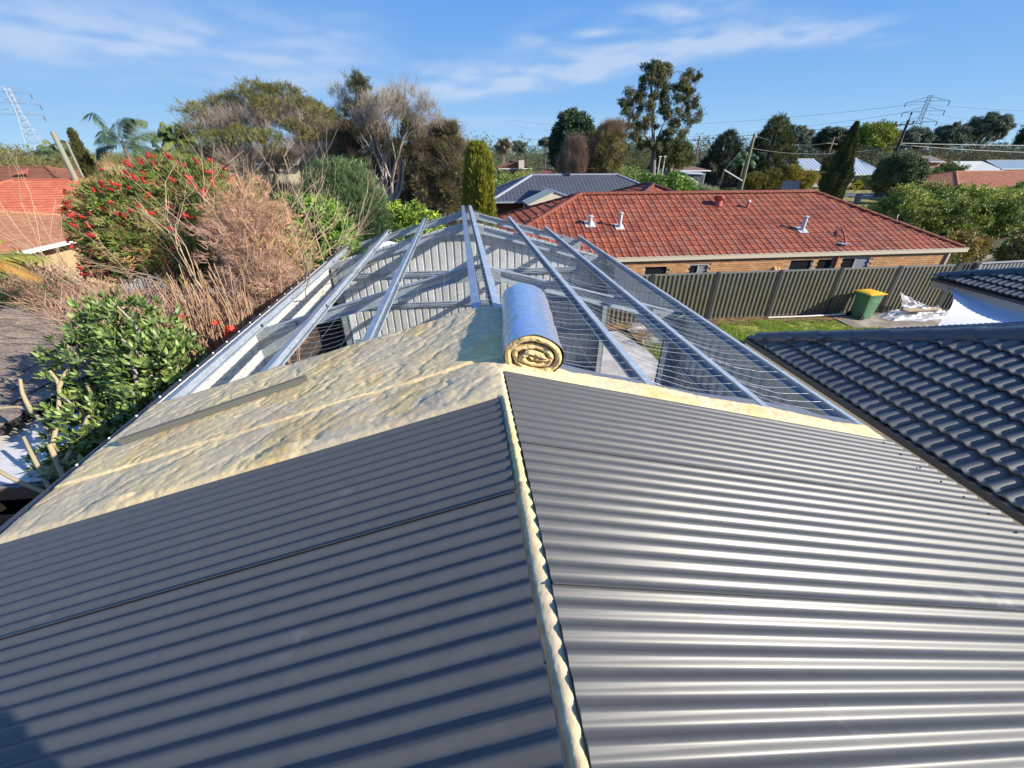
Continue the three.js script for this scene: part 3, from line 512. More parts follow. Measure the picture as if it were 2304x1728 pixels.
// ------------------------------------------------------------------ the red tiled brick house behind the fence
{
  const h = thing('brick_house', 'long orange brick house with a lichen speckled red tiled hip roof and metal vents', 'house');
  const t = Math.tan(24 * Math.PI / 180), geo = tileGeo(.30, .34, roll1(.030), .034, 14);
  const show = p => p.z > -19.3 && p.x > 5.5;
  const A = hipRoof(h, { x0: .2, x1: 20.75, z0: -23.25, z1: -15.0, y: 1.97, t, hip: [1.25, 1] }, { geo, cover: .30, gauge: .34, mats: redTiles, limit: 300, show, faces: ['front', 'left', 'right'], capsSingle: true, capMat: redTiles[2] });
  const B = hipRoof(h, { x0: 5.6, x1: 15.8, z0: -29.7, z1: -18.5, y: 1.93, t: .38, alongX: false, hip: [1, 1] }, { geo, cover: .30, gauge: .34, mats: redTiles, faces: ['left', 'back'], capMat: mat([.12, .045, .035], .8) });
  gutter(h, R3(1.2, 1.91, -14.93), R3(20.85, 1.91, -14.93), mat([.66, .58, .43], .5), .15, .13);
  gutter(h, R3(20.83, 1.91, -14.9), R3(20.83, 1.91, -23.2), M.beige, .15, .13);
  part('soffit', box(19.4, .02, .1, 11, 1.83, -14.94), M.cream, h);
  const mortar = mat([.42, .33, .22], .95), wz = -14.99;
  // front wall pieces between the openings
  const holes = [[6.95, 7.95, -.2, 1.62], [8.72, 9.62, .95, 1.64], [13.02, 14.05, -.2, 1.70], [14.22, 14.92, 1.18, 1.70], [15.28, 16.62, 1.14, 1.72]];
  let x = 1.6; const segs = []; for (const [a, b, lo, hi] of holes) { segs.push([x, a, -.0, 1.85]); segs.push([a, b, hi, 1.85]); if (lo > .2) segs.push([a, b, 0, lo]); x = b; } segs.push([x, 20.15, 0, 1.85]);
  part('wall', segs.map(([a, b, lo, hi]) => box(b - a, hi - lo, .2, (a + b) / 2, (lo + hi) / 2, wz - .1)).concat([box(.2, 1.85, 7, 20.05, .925, -19.1), box(18, 1.8, .1, 11, .9, -17)]), mortar, h);
  const bg = new THREE.BoxGeometry(.232, .074, .03), ms = [], cs = [], q = new THREE.Object3D();
  for (let r = 0; r < 21; r++) for (let k = 0; k < 80; k++) { const bx = 1.8 + k * .242 + (r % 2) * .121, by = .06 + r * .087; if (bx > 20.1 || segs.every(([a, b, lo, hi]) => !(bx > a + .02 && bx < b - .02 && by > lo && by < hi))) continue; q.position.set(bx, by, wz + .004 * hash(r, k, 1)); q.updateMatrix(); ms.push(q.matrix.clone()); const v = .8 + .4 * hash(r, k, 2), w = hash(r, k, 5); cs.push(lin(.56 * v, lerp(.27, .33, w) * v, lerp(.11, .16, w) * v)); }
  instanced('brickwork', bg, mat([1, 1, 1], .9), ms, cs, h);
  const frameM = mat([.50, .47, .42], .5), dark = mat([.10, .05, .035], .6);
  holes.forEach(([a, b, lo, hi], i) => {
    const door = lo < 0, yl = Math.max(lo, 0), g = []; const fm = i === 3 ? dark : frameM;
    for (const xx of [a + .025, b - .025]) g.push(box(.05, hi - yl, .06, xx, (hi + yl) / 2, wz - .04)); g.push(box(b - a - .1, .05, .06, (a + b) / 2, hi - .025, wz - .04)); if (!door) g.push(box(b - a - .1, .05, .08, (a + b) / 2, yl + .025, wz - .03)); if (i === 4 || i === 1) g.push(box(.04, hi - yl - .1, .05, (a + b) / 2, (hi + yl) / 2, wz - .04));
    const f = part(door ? 'door' : 'window', g, fm, h);
    if (i === 4 || i === 1) { part('pane', box((b - a) / 2 - .07, hi - yl - .1, .012, lerp(a, b, .26), (hi + yl) / 2, wz - .06), M.glass, f); part('pane', box((b - a) / 2 - .07, hi - yl - .1, .012, lerp(a, b, .74), (hi + yl) / 2, wz - .05), mat([.26, .29, .34], .25), f); }
    else part('pane', box(b - a - .1, hi - yl - .06, .012, (a + b) / 2, (hi + yl) / 2, wz - .06), M.glass, f);
  });
  part('downpipe', [new THREE.CylinderGeometry(.04, .04, 1.8, 10).translate(15.02, .9, wz + .06), bar(R3(15.02, 1.8, wz + .06), R3(15.1, 1.9, -15.0), .07, .07)], mat([.35, .10, .06], .6), h);
  part('downpipe', [box(.09, 1.75, .06, 20.12, .9, wz + .05)], M.beige, h);
  { const l = part('security_light', [box(.09, .07, .05, 12.42, 1.42, wz + .04)], M.beige, h); part('lamp_head', [new THREE.CylinderGeometry(.05, .085, .14, 14).rotateX(-.6).translate(12.35, 1.36, wz + .14), new THREE.CylinderGeometry(.05, .085, .14, 14).rotateX(-.6).rotateY(.9).translate(12.5, 1.36, wz + .13)], mat([.75, .52, .20], .4), l); }
  // vents through the tiles
  const on = (x, z) => 1.97 + (-15.0 - z) * t + .03;
  const vent = (x, z, r, hh, m, label) => { const y = on(x, z); const v = part('roof_vent', [new THREE.CylinderGeometry(r, r, hh, 16).translate(x, y + hh / 2 - .05, z)], m, h, label ? { label } : undefined); part('vent_cap', [new THREE.CylinderGeometry(r * .55, r * 1.55, r * .5, 16).translate(x, y + hh, z), new THREE.CylinderGeometry(r * 1.55, r * 1.5, .02, 16).translate(x, y + hh - r * .3, z)], m, v); const fl = gridGeo(8, 8, (a, b) => R3(x + (a - .5) * r * 5, on(x, z - (b - .5) * r * 5) + .028 + .008 * Math.sin(a * 19), z - (b - .5) * r * 5)); part('flashing', fl, m, v); };
  vent(5.24, -16.95, .085, .34, mat([.52, .52, .50], .6), 'short grey vent pipe'); vent(6.42, -16.74, .075, .56, mat([.55, .55, .52], .6), 'tall grey vent pipe'); vent(14.22, -16.3, .08, .55, mat([.50, .55, .56], .55), 'blue grey vent pipe');
  { const x = 11.35, z = -18.15, y = on(x, z), v = part('roof_vent', [new THREE.CylinderGeometry(.15, .18, .24, 20).translate(x, y + .08, z)], mat([.42, .085, .06], .6), h, { label: 'red painted whirly vent' });
    const fins = []; for (let k = 0; k < 18; k++) { const a = k / 18 * 6.283; fins.push(gridGeo(2, 6, (u, w) => { const f = w * Math.PI, rr = .165 + .055 * Math.sin(f), aa = a + u * .28 + w * .5; return R3(x + Math.cos(aa) * (rr - u * .02), y + .18 + w * .2, z + Math.sin(aa) * (rr - u * .02)); })); } fins.push(new THREE.SphereGeometry(.165, 16, 6, 0, 6.3, 0, 1.2).scale(1, .35, 1).translate(x, y + .35, z)); fins.push(new THREE.CylinderGeometry(.15, .15, .2, 16).translate(x, y + .28, z)); part('turbine', fins, mat([.46, .09, .06], .6), v); }
  { const x = 12.62, z = -17.92, y = on(x, z), m = mat([.44, .10, .07], .6), v = part('roof_vent', new THREE.CylinderGeometry(.055, .06, .32, 12).translate(x, y + .1, z), m, h, { label: 'slim red vent pipe' }); part('vent_cap', new THREE.CylinderGeometry(.05, .1, .07, 12).translate(x, y + .28, z), mat([.62, .5, .42], .6), v); }
  { const m = mat([.40, .08, .05], .55), z0 = -15.35, z1 = -16.25, x0 = 15.55, x1 = 15.95; part('vent_pipe', [taper([R3(x0, on(x0, z0) + .02, z0), R3(x0 + .1, on(x0, z0) + .3, z0 - .3), R3(x1, on(x1, z1) + .12, z1)], .035, .03, 8)], m, h); part('flashing', box(.4, .02, .35, x0 - .12, on(x0, z0) + .05, z0), M.galvDull, h); }
  { const v = part('antenna_bracket', [taper([R3(19.0, 2.85, -16.75), R3(19.02, 3.02, -16.8), R3(19.12, 3.05, -16.85)], .015, .012, 6)], M.galvDull, h); }
}
// ------------------------------------------------------------------ far tiled and sheeted houses
const grey = [[.088, .095, .11], [.08, .087, .10]].map(c => mat(c, .55));
{
  const h = thing('grey_roof_house', 'house with a grey tiled hip roof and cream gable behind the red roof', 'house');
  const geo = tileGeo(.30, .34, roll1(.026), .022, 8);
  hipRoof(h, { x0: 2.3, x1: 16.9, z0: -40.2, z1: -32.8, y: 2.25, t: .42 }, { geo, cover: .30, gauge: .34, mats: grey, faces: ['front', 'left', 'right'], capMat: mat([.26, .28, .31], .5), capR: .13 });
  gutter(h, R3(2.3, 2.2, -32.72), R3(9, 2.2, -32.72), mat([.35, .42, .45], .5), .12, .1);
  part('wall', box(13.4, 2.2, 6.4, 9.6, 1.1, -36.6), mat([.17, .075, .05], .9), h);
  part('verandah_post', box(.09, 2.15, .09, 4.9, 1.07, -32.9), M.white, h);
  part('gable', wallPoly([[4.5, 2.52], [6.15, 3.22], [8.2, 2.62], [8.2, 1.9], [5.2, 1.9]], .08).translate(0, 0, -28.05), M.cream, h);
  part('gable_roof', [slab3([R3(6.15, 3.27, -27.9), R3(6.15, 3.27, -34), R3(8.4, 2.58, -34), R3(8.4, 2.58, -27.9)], .05), ], mat([.30, .35, .42], .4, { metalness: .3 }), h);
  part('gable_roof', slab3([R3(6.15, 3.265, -27.95), R3(6.15, 3.265, -30.5), R3(4.4, 2.5, -30.5), R3(4.4, 2.5, -27.95)], .05), M.cream, h);
  part('verandah_post', box(.1, 2.4, .1, 5.3, 1.2, -28.1), M.white, h);
  part('skylight', [box(.35, .28, .3, 9.0, 3.95, -36.4)], mat([.03, .03, .06], .3), h);
}
// a generic far house: walls, windows, a folded sheet roof (hip or gable) all with thickness
function farHouse(name, label, o, grp) {
  const { x0, x1, z0, z1, y, t, wall, roofM } = o, h = thing(name, label, 'house', [0, 0, 0], grp), alongX = o.alongX ?? (x1 - x0 > z1 - z0), ov = .45;
  part('wall', box(x1 - x0 - 2 * ov, y, z1 - z0 - 2 * ov, (x0 + x1) / 2, y / 2, (z0 + z1) / 2), wall, h);
  if (o.tiles) hipRoof(h, { x0, x1, z0, z1, y, t, alongX, hip: o.hip }, { geo: o.geo || farTile, cover: .30, gauge: .34, mats: o.tiles, faces: o.faces || ['front', 'left', 'right'], capMat: o.capMat, capR: .12 });
  else {
    const hip = o.hip ?? [0, 0], hh = (alongX ? z1 - z0 : x1 - x0) / 2, ry = y + hh * t, zc = (z0 + z1) / 2, xc = (x0 + x1) / 2;
    const Ra = alongX ? R3(x0 + hh * hip[0], ry, zc) : R3(xc, ry, z1 - hh * hip[0]), Rb = alongX ? R3(x1 - hh * hip[1], ry, zc) : R3(xc, ry, z0 + hh * hip[1]);
    const c = [R3(x0, y, z1), R3(x1, y, z1), R3(x1, y, z0), R3(x0, y, z0)], F = alongX ? [[c[0], c[1], Rb, Ra], [c[2], c[3], Ra, Rb]] : [[c[1], c[2], Rb, Ra], [c[3], c[0], Ra, Rb]];
    if (hip[0]) F.push(alongX ? [c[3], c[0], Ra] : [c[0], c[1], Ra]); if (hip[1]) F.push(alongX ? [c[1], c[2], Rb] : [c[2], c[3], Rb]);
    const rf = part('roof', F.map(f => slab3(f, .06)), roofM, h);
    part('ridge_cap', bar(Ra.clone().add(R3(0, .03, 0)), Rb.clone().add(R3(0, .03, 0)), .3, .05), o.capMat || roofM, rf);
    const ribs = []; for (const f of F.slice(0, 2)) { const A = f[0], B = f[1], L = A.distanceTo(B); for (let k = 1; k < L / .75; k++) { const s = k * .75 / L; const p = A.clone().lerp(B, s), s2 = clamp((s * L - hh * (f === F[0] ? hip[0] : hip[1])) / (L - hh * (hip[0] + hip[1])), 0, 1), q = f[3].clone().lerp(f[2], s2); ribs.push(bar(p.add(R3(0, .02, 0)), q.add(R3(0, .02, 0)), .05, .035)); } }
    part('roof_ribs', ribs, roofM, rf, { kind: 'stuff' });
    if (!hip[0]) { const a = alongX ? [[z0 + ov, 0], [z1 - ov, 0], [zc, (hh - ov) * t]] : [[x0 + ov, 0], [x1 - ov, 0], [xc, (hh - ov) * t]]; const g = wallPoly(a, .1); if (alongX) g.rotateY(-Math.PI / 2).translate(x0 + ov + .1, y, 0); else g.translate(0, y, z1 - ov - .1); part('gable', g, o.gableM || wall, h); }
  }
  gutter(h, R3(x0, y - .05, z1 + .05), R3(x1, y - .05, z1 + .05), o.gut || M.white, .13, .1);
  for (const [wx, w, lo, hi] of o.win || []) { const f = part('window', [box(w, .06, .08, wx, hi, z1 - ov + .03), box(w, .06, .08, wx, lo, z1 - ov + .03), box(.06, hi - lo, .08, wx - w / 2, (lo + hi) / 2, z1 - ov + .03), box(.06, hi - lo, .08, wx + w / 2, (lo + hi) / 2, z1 - ov + .03)], M.white, h); part('pane', box(w, hi - lo, .02, wx, (lo + hi) / 2, z1 - ov + .02), M.glass, f); }
  return h;
}
const farTile = tileGeo(.30, .34, roll1(.036), .03, 6);
const orangeT = [[.46, .13, .07], [.42, .115, .065], [.49, .145, .08]].map(c => mat(c, .8)), brownT = [[.22, .085, .045], [.19, .08, .045], [.25, .10, .05]].map(c => mat(c, .85)), tanT = [[.36, .165, .085], [.32, .15, .078], [.39, .185, .095]].map(c => mat(c, .85));
const blueSheet = mat([.38, .44, .50], .45), greySheet = mat([.34, .36, .38], .5), darkSheet = mat([.06, .065, .08], .5), creamWall = mat([.66, .58, .38], .8), brickWall = mat([.42, .20, .11], .9), tanWall = mat([.46, .33, .19], .9);
farHouse('brick_house', 'tan brick house with weathered orange brown tiles and a white gutter at the left edge', { x0: -26, x1: -15.75, z0: -24.6, z1: -13.6, y: 2.33, t: .24, alongX: false, wall: tanWall, tiles: tanT, faces: ['right', 'front', 'back'], gut: M.white });
part('gutter', [bar(R3(-15.68, 2.28, -13.5), R3(-15.68, 2.28, -24.6), .13, .14)], M.white, scene.children.at(-1));
farHouse('tiled_house', 'house with a bright orange red tiled roof half hidden by the bottlebrush', { x0: -31, x1: -15.5, z0: -35, z1: -25.2, y: 2.45, t: .31, alongX: true, hip: [1, 1], wall: brickWall, tiles: orangeT, faces: ['front', 'right'], geo: tileGeo(.30, .34, wave2(.04), .035, 8) });
{ const h = farHouse('tiled_house', 'old brown tiled house with a dark open carport at the far left', { x0: -40, x1: -29.2, z0: -43, z1: -37.3, y: 3.55, t: .30, alongX: true, hip: [1, 1], wall: brickWall, tiles: brownT, gut: mat([.5, .36, .25], .7) });
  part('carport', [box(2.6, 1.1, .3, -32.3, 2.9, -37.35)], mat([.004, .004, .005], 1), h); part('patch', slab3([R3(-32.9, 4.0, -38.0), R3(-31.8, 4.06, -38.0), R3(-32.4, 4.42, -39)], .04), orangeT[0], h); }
farHouse('sheet_roof_house', 'low grey sheet roofed house beside the leaning pole on the left', { x0: -33, x1: -27.8, z0: -49, z1: -43.5, y: 3.7, t: .22, wall: brickWall, roofM: greySheet, hip: [0, 0] });
farHouse('cottage', 'small cottage with a red gabled roof behind the red flowered bottlebrush', { x0: -42, x1: -36.6, z0: -61, z1: -55, y: 3.7, t: .25, wall: mat([.45, .13, .09], .8), roofM: mat([.50, .12, .07], .7), hip: [0, 0] });
farHouse('cottage', 'small white cottage with a pale grey roof left of the umbrella shaped trees', { x0: -33, x1: -30.2, z0: -59, z1: -55, y: 4.1, t: .25, wall: M.white, roofM: mat([.30, .25, .22], .7), hip: [0, 0] });
farHouse('house', 'house with a steep blue grey roof seen through the umbrella shaped tree', { x0: -19.2, x1: -16.6, z0: -45, z1: -40, y: 4.95, t: .50, alongX: false, wall: mat([.05, .06, .09], .7), roofM: darkSheet, hip: [0, 0], gableM: mat([.09, .12, .2], .6) });
farHouse('house', 'cream walled house between the two umbrella tree trunks', { x0: -16.2, x1: -12.2, z0: -46, z1: -39.6, y: 4.66, t: .12, wall: creamWall, roofM: mat([.5, .48, .42], .6), hip: [0, 0] });
{ const h = farHouse('brick_gable_house', 'red brick house with a white chimney flue beyond the grey tiled roof', { x0: 6.9, x1: 12.6, z0: -84, z1: -76, y: 3.15, t: .34, alongX: false, wall: brickWall, roofM: mat([.22, .10, .07], .8), gableM: mat([.46, .17, .08], .9), hip: [0, 0] }); part('chimney', box(.9, 1.3, .6, 10.7, 3.7, -75.6), mat([.62, .55, .45], .8), h); }
{ const h = farHouse('brick_gable_house', 'orange brick gable with a round white vent just over the grey ridge', { x0: 11.2, x1: 17.4, z0: -72, z1: -64.5, y: 2.3, t: .30, alongX: false, wall: brickWall, roofM: mat([.25, .09, .06], .8), gableM: mat([.50, .17, .07], .9), hip: [0, 0] }); part('gable_vent', new THREE.CylinderGeometry(.22, .22, .08, 18).rotateX(Math.PI / 2).translate(14.3, 2.75, -64.85), M.white, h); }
farHouse('dark_gable_house', 'dark blue gabled house with brown and orange roofs past the tall gum tree', { x0: 32.4, x1: 38.9, z0: -76, z1: -66.2, y: 3.05, t: .28, alongX: true, wall: mat([.05, .07, .11], .7), roofM: mat([.27, .16, .12], .8), hip: [0, 1], gableM: mat([.05, .08, .13], .7) });
farHouse('cottage', 'low orange roofed cottage behind the dark gabled house', { x0: 40, x1: 46, z0: -92, z1: -84, y: 3.0, t: .28, wall: brickWall, roofM: mat([.50, .17, .07], .8), hip: [1, 1] });
farHouse('pale_gable_house', 'pale blue grey sheet roofed house with a glazed front gable behind the olive hedge', { x0: 57.5, x1: 66.4, z0: -83, z1: -75, y: 2.75, t: .42, alongX: true, wall: mat([.45, .48, .5], .7), roofM: blueSheet, capMat: M.white, gableM: mat([.30, .36, .42], .3), hip: [0, 0] });
farHouse('pale_hip_house', 'pale blue grey hipped sheet roof between the pencil cypress and the round street tree', { x0: 69.6, x1: 79.6, z0: -83.5, z1: -75, y: 1.95, t: .62, alongX: true, wall: mat([.40, .34, .28], .8), roofM: blueSheet, capMat: M.white, hip: [1, 1], win: [[74, 1.6, .7, 1.6]] });
{ const h = farHouse('beige_roof_house', 'house with a long beige sheet roof above the grey green fence', { x0: 79.5, x1: 90.5, z0: -81, z1: -72, y: 1.95, t: .42, alongX: true, wall: mat([.40, .30, .22], .8), roofM: mat([.47, .42, .33], .55), capMat: M.cream, hip: [0, 1] });
  part('gable_wing', [slab3([R3(89, 4.1, -73), R3(95, 4.1, -73), R3(99.3, 2.3, -71), R3(90.5, 2.0, -71)], .08)], greySheet, h); }
farHouse('cottage', 'grey ridge roof just behind the beige sheet roof', { x0: 94, x1: 103, z0: -93, z1: -86, y: 3.8, t: .30, wall: brickWall, roofM: mat([.22, .19, .18], .7), hip: [0, 0] });
farHouse('cottage', 'distant low roof of orange tiles under the power lines', { x0: 118, x1: 131, z0: -112, z1: -104, y: 3.1, t: .36, wall: brickWall, roofM: mat([.45, .16, .08], .8), hip: [1, 1] });
farHouse('pale_gable_house', 'white gabled house with blue panels at the far right', { x0: 98, x1: 107, z0: -78, z1: -71.5, y: 2.9, t: .40, alongX: true, wall: mat([.05, .08, .2], .6), roofM: mat([.30, .38, .45], .4), capMat: M.white, hip: [0, 0], gableM: mat([.60, .5, .36], .7) });
{ const h = farHouse('tiled_house', 'house with a red brown tiled hip roof behind the big hedge', { x0: 57.2, x1: 78, z0: -56, z1: -45, y: 1.9, t: .26, alongX: true, hip: [1, 1], wall: mat([.12, .08, .06], .9), tiles: [[.40, .15, .075], [.36, .13, .07], [.45, .18, .09]].map(c => mat(c, .85)), faces: ['front', 'left'], gut: mat([.45, .42, .3], .6) }); }

// ------------------------------------------------------------------ fences
function panelFence(name, label, p, q, h, step, o) {
  const f = thing(name, label, 'fence'), d = q.clone().sub(p), L = d.length(), n = Math.round(L / step), ang = Math.atan2(-d.z, d.x);
  for (let k = 0; k < n; k++) { const a = p.clone().lerp(q, k / n), l = L / n; const g = ribbed(l, () => h - .04, .03, o.pitch || .172, o.rib || .085, o.depth || .045, { rows: 1 }).rotateY(ang).translate(a.x, 0, a.z); part('fence_panel', g, o.mat, f); }
  for (let k = 0; k <= n; k++) { const a = p.clone().lerp(q, k / n); part('fence_post', box(.10, h + .03, .10, a.x, h / 2, a.z + .01, ang), o.post, f); }
  for (let k = 0; k < n; k++) { const a = p.clone().lerp(q, k / n), b = p.clone().lerp(q, (k + 1) / n); part('fence_rail', [bar(R3(a.x, h - .02, a.z), R3(b.x, h - .02, b.z), .06, .05), bar(R3(a.x, .06, a.z), R3(b.x, .06, b.z), .05, .06)], o.rail || o.post, f); }
  return f;
}
const mossy = tex(512, 2.4, (x, y) => { const a = tfbm(x, y, 6, 5, 3), b = tfbm(x, y, 40, 3, 8); let k = mix3([214, 206, 190], [255, 250, 238], b); return mix3(k, [226, 206, 150], sstep(.55, .8, a) * .5); });
const fenceM = mat([.205, .205, .172], .6, { map: mossy }), postM = mat([.045, .045, .048], .5), railM = mat([.20, .20, .185], .5);
panelFence('fence', 'dark ribbed steel fence running in front of the red roofed brick house', R3(-3.07, 0, -13.3), R3(18.53, 0, -13.3), 1.75, 2.4, { mat: fenceM, post: postM, rail: railM });
panelFence('fence', 'short turned length of dark ribbed fence beside the silver gate', R3(18.6, 0, -13.3), R3(19.3, 0, -13.32), 1.78, .7, { mat: mat([.05, .05, .052], .6), post: postM });
{ const g = thing('metal_gate', 'silver framed side gate of ribbed sheet at the far right of the dark fence', 'gate'), z = -13.2, m = mat([.46, .47, .46], .45, { metalness: .3 });
  part('gate_frame', [bar(R3(19.36, 1.8, z), R3(22.6, 1.86, z), .05, .05), bar(R3(19.36, 1.42, z + .03), R3(22.6, 1.5, z + .03), .04, .04), bar(R3(19.38, .1, z), R3(19.38, 1.8, z), .05, .05, R3(1, 0, 0)), bar(R3(22.6, .1, z), R3(22.6, 1.86, z), .05, .05, R3(1, 0, 0)), bar(R3(19.4, 1.2, z + .03), R3(20, 1.45, z + .03), .04, .04)], m, g);
  for (let k = 0; k < 4; k++) part('gate_panel', ribbed(.8, () => 1.8, .12, .16, .07, .03).translate(19.4 + k * .8, 0, z - .05), mat([.36, .36, .33], .5), g); }
// side fence on the left boundary, in the gap beside the shed
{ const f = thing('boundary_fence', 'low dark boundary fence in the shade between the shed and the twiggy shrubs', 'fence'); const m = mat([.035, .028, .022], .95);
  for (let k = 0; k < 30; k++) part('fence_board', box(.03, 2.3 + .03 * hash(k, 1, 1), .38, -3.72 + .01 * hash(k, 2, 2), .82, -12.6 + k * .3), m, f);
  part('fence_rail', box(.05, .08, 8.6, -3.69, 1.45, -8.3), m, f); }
{ const f = thing('timber_rail', 'weathered horizontal timber rail behind the red flowered bare stems', 'rail'); part('rail', bar(R3(-7.9, 1.8, -10.75), R3(-4.6, 1.8, -10.3), .05, .1), mat([.30, .21, .14], .95), f); for (const x of [-7.7, -6.2, -4.7]) part('post', box(.1, 1.85, .1, x, .92, -10.8 + (x + 7.8) * .13), mat([.24, .17, .12], .95), f); }
// picket fences behind the far gable
function pickets(label, p, q, h, n, m) { const f = thing('picket_fence', label, 'fence'); for (let k = 0; k < n; k++) { const a = p.clone().lerp(q, (k + .5) / n), l = p.distanceTo(q) / n; part('picket', box(l * .6, h + .06 * (hash(k, 3, 7) - .5), .03, a.x, h / 2, a.z), m, f); } part('fence_rail', [bar(p.clone().setY(h * .75).add(R3(0, 0, -.03)), q.clone().setY(h * .75).add(R3(0, 0, -.03)), .04, .08), bar(p.clone().setY(h * .25).add(R3(0, 0, -.03)), q.clone().setY(h * .25).add(R3(0, 0, -.03)), .04, .08)], m, f); }
pickets('tall weathered timber picket fence beside the yellow green vine', R3(-4.6, 0, -17.6), R3(-2.2, 0, -17.2), 2.6, 17, mat([.42, .30, .19], .9));
pickets('short pale picket fence just behind the end of the shed frame', R3(-3.6, 0, -14.3), R3(-2.2, 0, -14.3), 2.1, 12, mat([.55, .48, .38], .9));
pickets('white picket fence in the shade under the dead tree', R3(-2.6, 0, -24.2), R3(-.4, 0, -24), 3.0, 16, mat([.62, .66, .72], .8));
pickets('grey slatted fence in front of the dark verandah wall', R3(1.5, 0, -30.6), R3(5.6, 0, -30.4), 1.55, 40, mat([.30, .29, .27], .9));
pickets('white slatted screen glimpsed under the bottlebrush', R3(-11.7, 0, -15.2), R3(-10.2, 0, -15), 2.6, 9, mat([.72, .70, .72], .8));
panelFence('street_fence', 'grey fibre cement fence along the dry verge beside the tall leaning pole', R3(45.6, 0, -79), R3(55, 0, -72), 1.9, 2.4, { mat: mat([.20, .21, .22], .8), post: mat([.12, .12, .13], .8), pitch: .6, rib: .05, depth: .02 });
panelFence('street_fence', 'grey green steel fence below the long beige roof', R3(73, 0, -66.5), R3(84, 0, -65.5), 2.0, 3.0, { mat: mat([.28, .33, .27], .7), post: mat([.12, .13, .12], .7), pitch: .6, rib: .05, depth: .02 });
panelFence('street_fence', 'short blue grey fence at the foot of the olive shrubs', R3(52.6, 0, -67.6), R3(55.0, 0, -66.6), 1.5, 2.4, { mat: mat([.20, .23, .30], .8), post: mat([.12, .12, .13], .8), pitch: .6, rib: .05, depth: .02 });

// white fabric canopy behind the shed
{ const c = thing('canopy', 'small white peaked fabric canopy behind the far end of the shed', 'canopy'); const A = R3(-2.35, 3.02, -13.6), b = [R3(-4.0, 2.25, -12.75), R3(-.75, 2.4, -12.75), R3(-.6, 2.4, -14.6), R3(-3.6, 2.3, -14.6)], m = new THREE.MeshPhysicalMaterial({ color: lin(.84, .82, .79), roughness: .9, transmission: .15, thickness: 0, side: THREE.DoubleSide });
  for (let k = 0; k < 4; k++) part('canopy_panel', slab3([A, b[k], b[(k + 1) % 4]], .01), m, c); for (const p of b) part('pole', new THREE.CylinderGeometry(.02, .02, p.y, 8).translate(p.x, p.y / 2, p.z), M.white, c); part('valance', [0, 1, 2, 3].map(k => bar(b[k].clone().add(R3(0, -.08, 0)), b[(k + 1) % 4].clone().add(R3(0, -.08, 0)), .01, .18)), m, c); }

// ------------------------------------------------------------------ wheelie bin, plastic, conduit, wire coils
{ const b = thing('wheelie_bin', 'green wheelie bin with a yellow lid standing against the dark fence', 'bin', [14.72, 0, -12.76]); b.rotation.y = .10;
  const gm = mat([.10, .24, .13], .5, { bumpMap: bumpFine, bumpScale: .001 }), ym = mat([.80, .48, .02], .45);
  const ring = (y, w, d, sx = 0) => [[-w, -d], [w, -d], [w, d], [-w, d]].map(([x, z]) => R3(x + sx, y, z));
  const lv = [ring(.04, .20, .235, .02), ring(.12, .22, .25, .02), ring(.88, .31, .29), ring(.9, .33, .305), ring(.97, .335, .31)];
  const g = []; for (let i = 0; i < lv.length - 1; i++) for (let k = 0; k < 4; k++) { const a = lv[i][k], c = lv[i][(k + 1) % 4], d = lv[i + 1][(k + 1) % 4], e = lv[i + 1][k]; g.push(gridGeo(6, 3, (u, v) => { const p = a.clone().lerp(c, u).lerp(e.clone().lerp(d, u), v), s = 1 - .07 * Math.pow(Math.abs(2 * u - 1), 6) ; return R3(p.x * s, p.y, p.z * s); })); } g.push(box(.4, .02, .46, .02, .05, 0));
  part('body', g, gm, b);
  const lid = part('lid', [gridGeo(12, 12, (u, v) => { const x = lerp(-.37, .38, u), z = lerp(-.33, .33, v); return R3(x, 1.005 + .05 * (1 - Math.pow(Math.abs(2 * u - 1), 4)) * (1 - Math.pow(Math.abs(2 * v - 1), 4)) - .02 * u, z); }), box(.75, .035, .66, .005, .985, 0)], ym, b);
  part('handle', [new THREE.CylinderGeometry(.018, .018, .5, 10).rotateX(Math.PI / 2).translate(-.42, .98, 0), box(.1, .03, .04, -.37, .97, .2), box(.1, .03, .04, -.37, .97, -.2)], gm, b);
  for (const z of [-.25, .25]) part('wheel', [new THREE.CylinderGeometry(.1, .1, .06, 20).rotateX(Math.PI / 2).translate(-.24, .1, z), new THREE.CylinderGeometry(.04, .04, .075, 12).rotateX(Math.PI / 2).translate(-.24, .1, z)], mat([.01, .01, .01], .7), b);
  part('panel_mark', box(.16, .1, .004, .02, .74, .285), mat([.16, .32, .2], .5), b); }
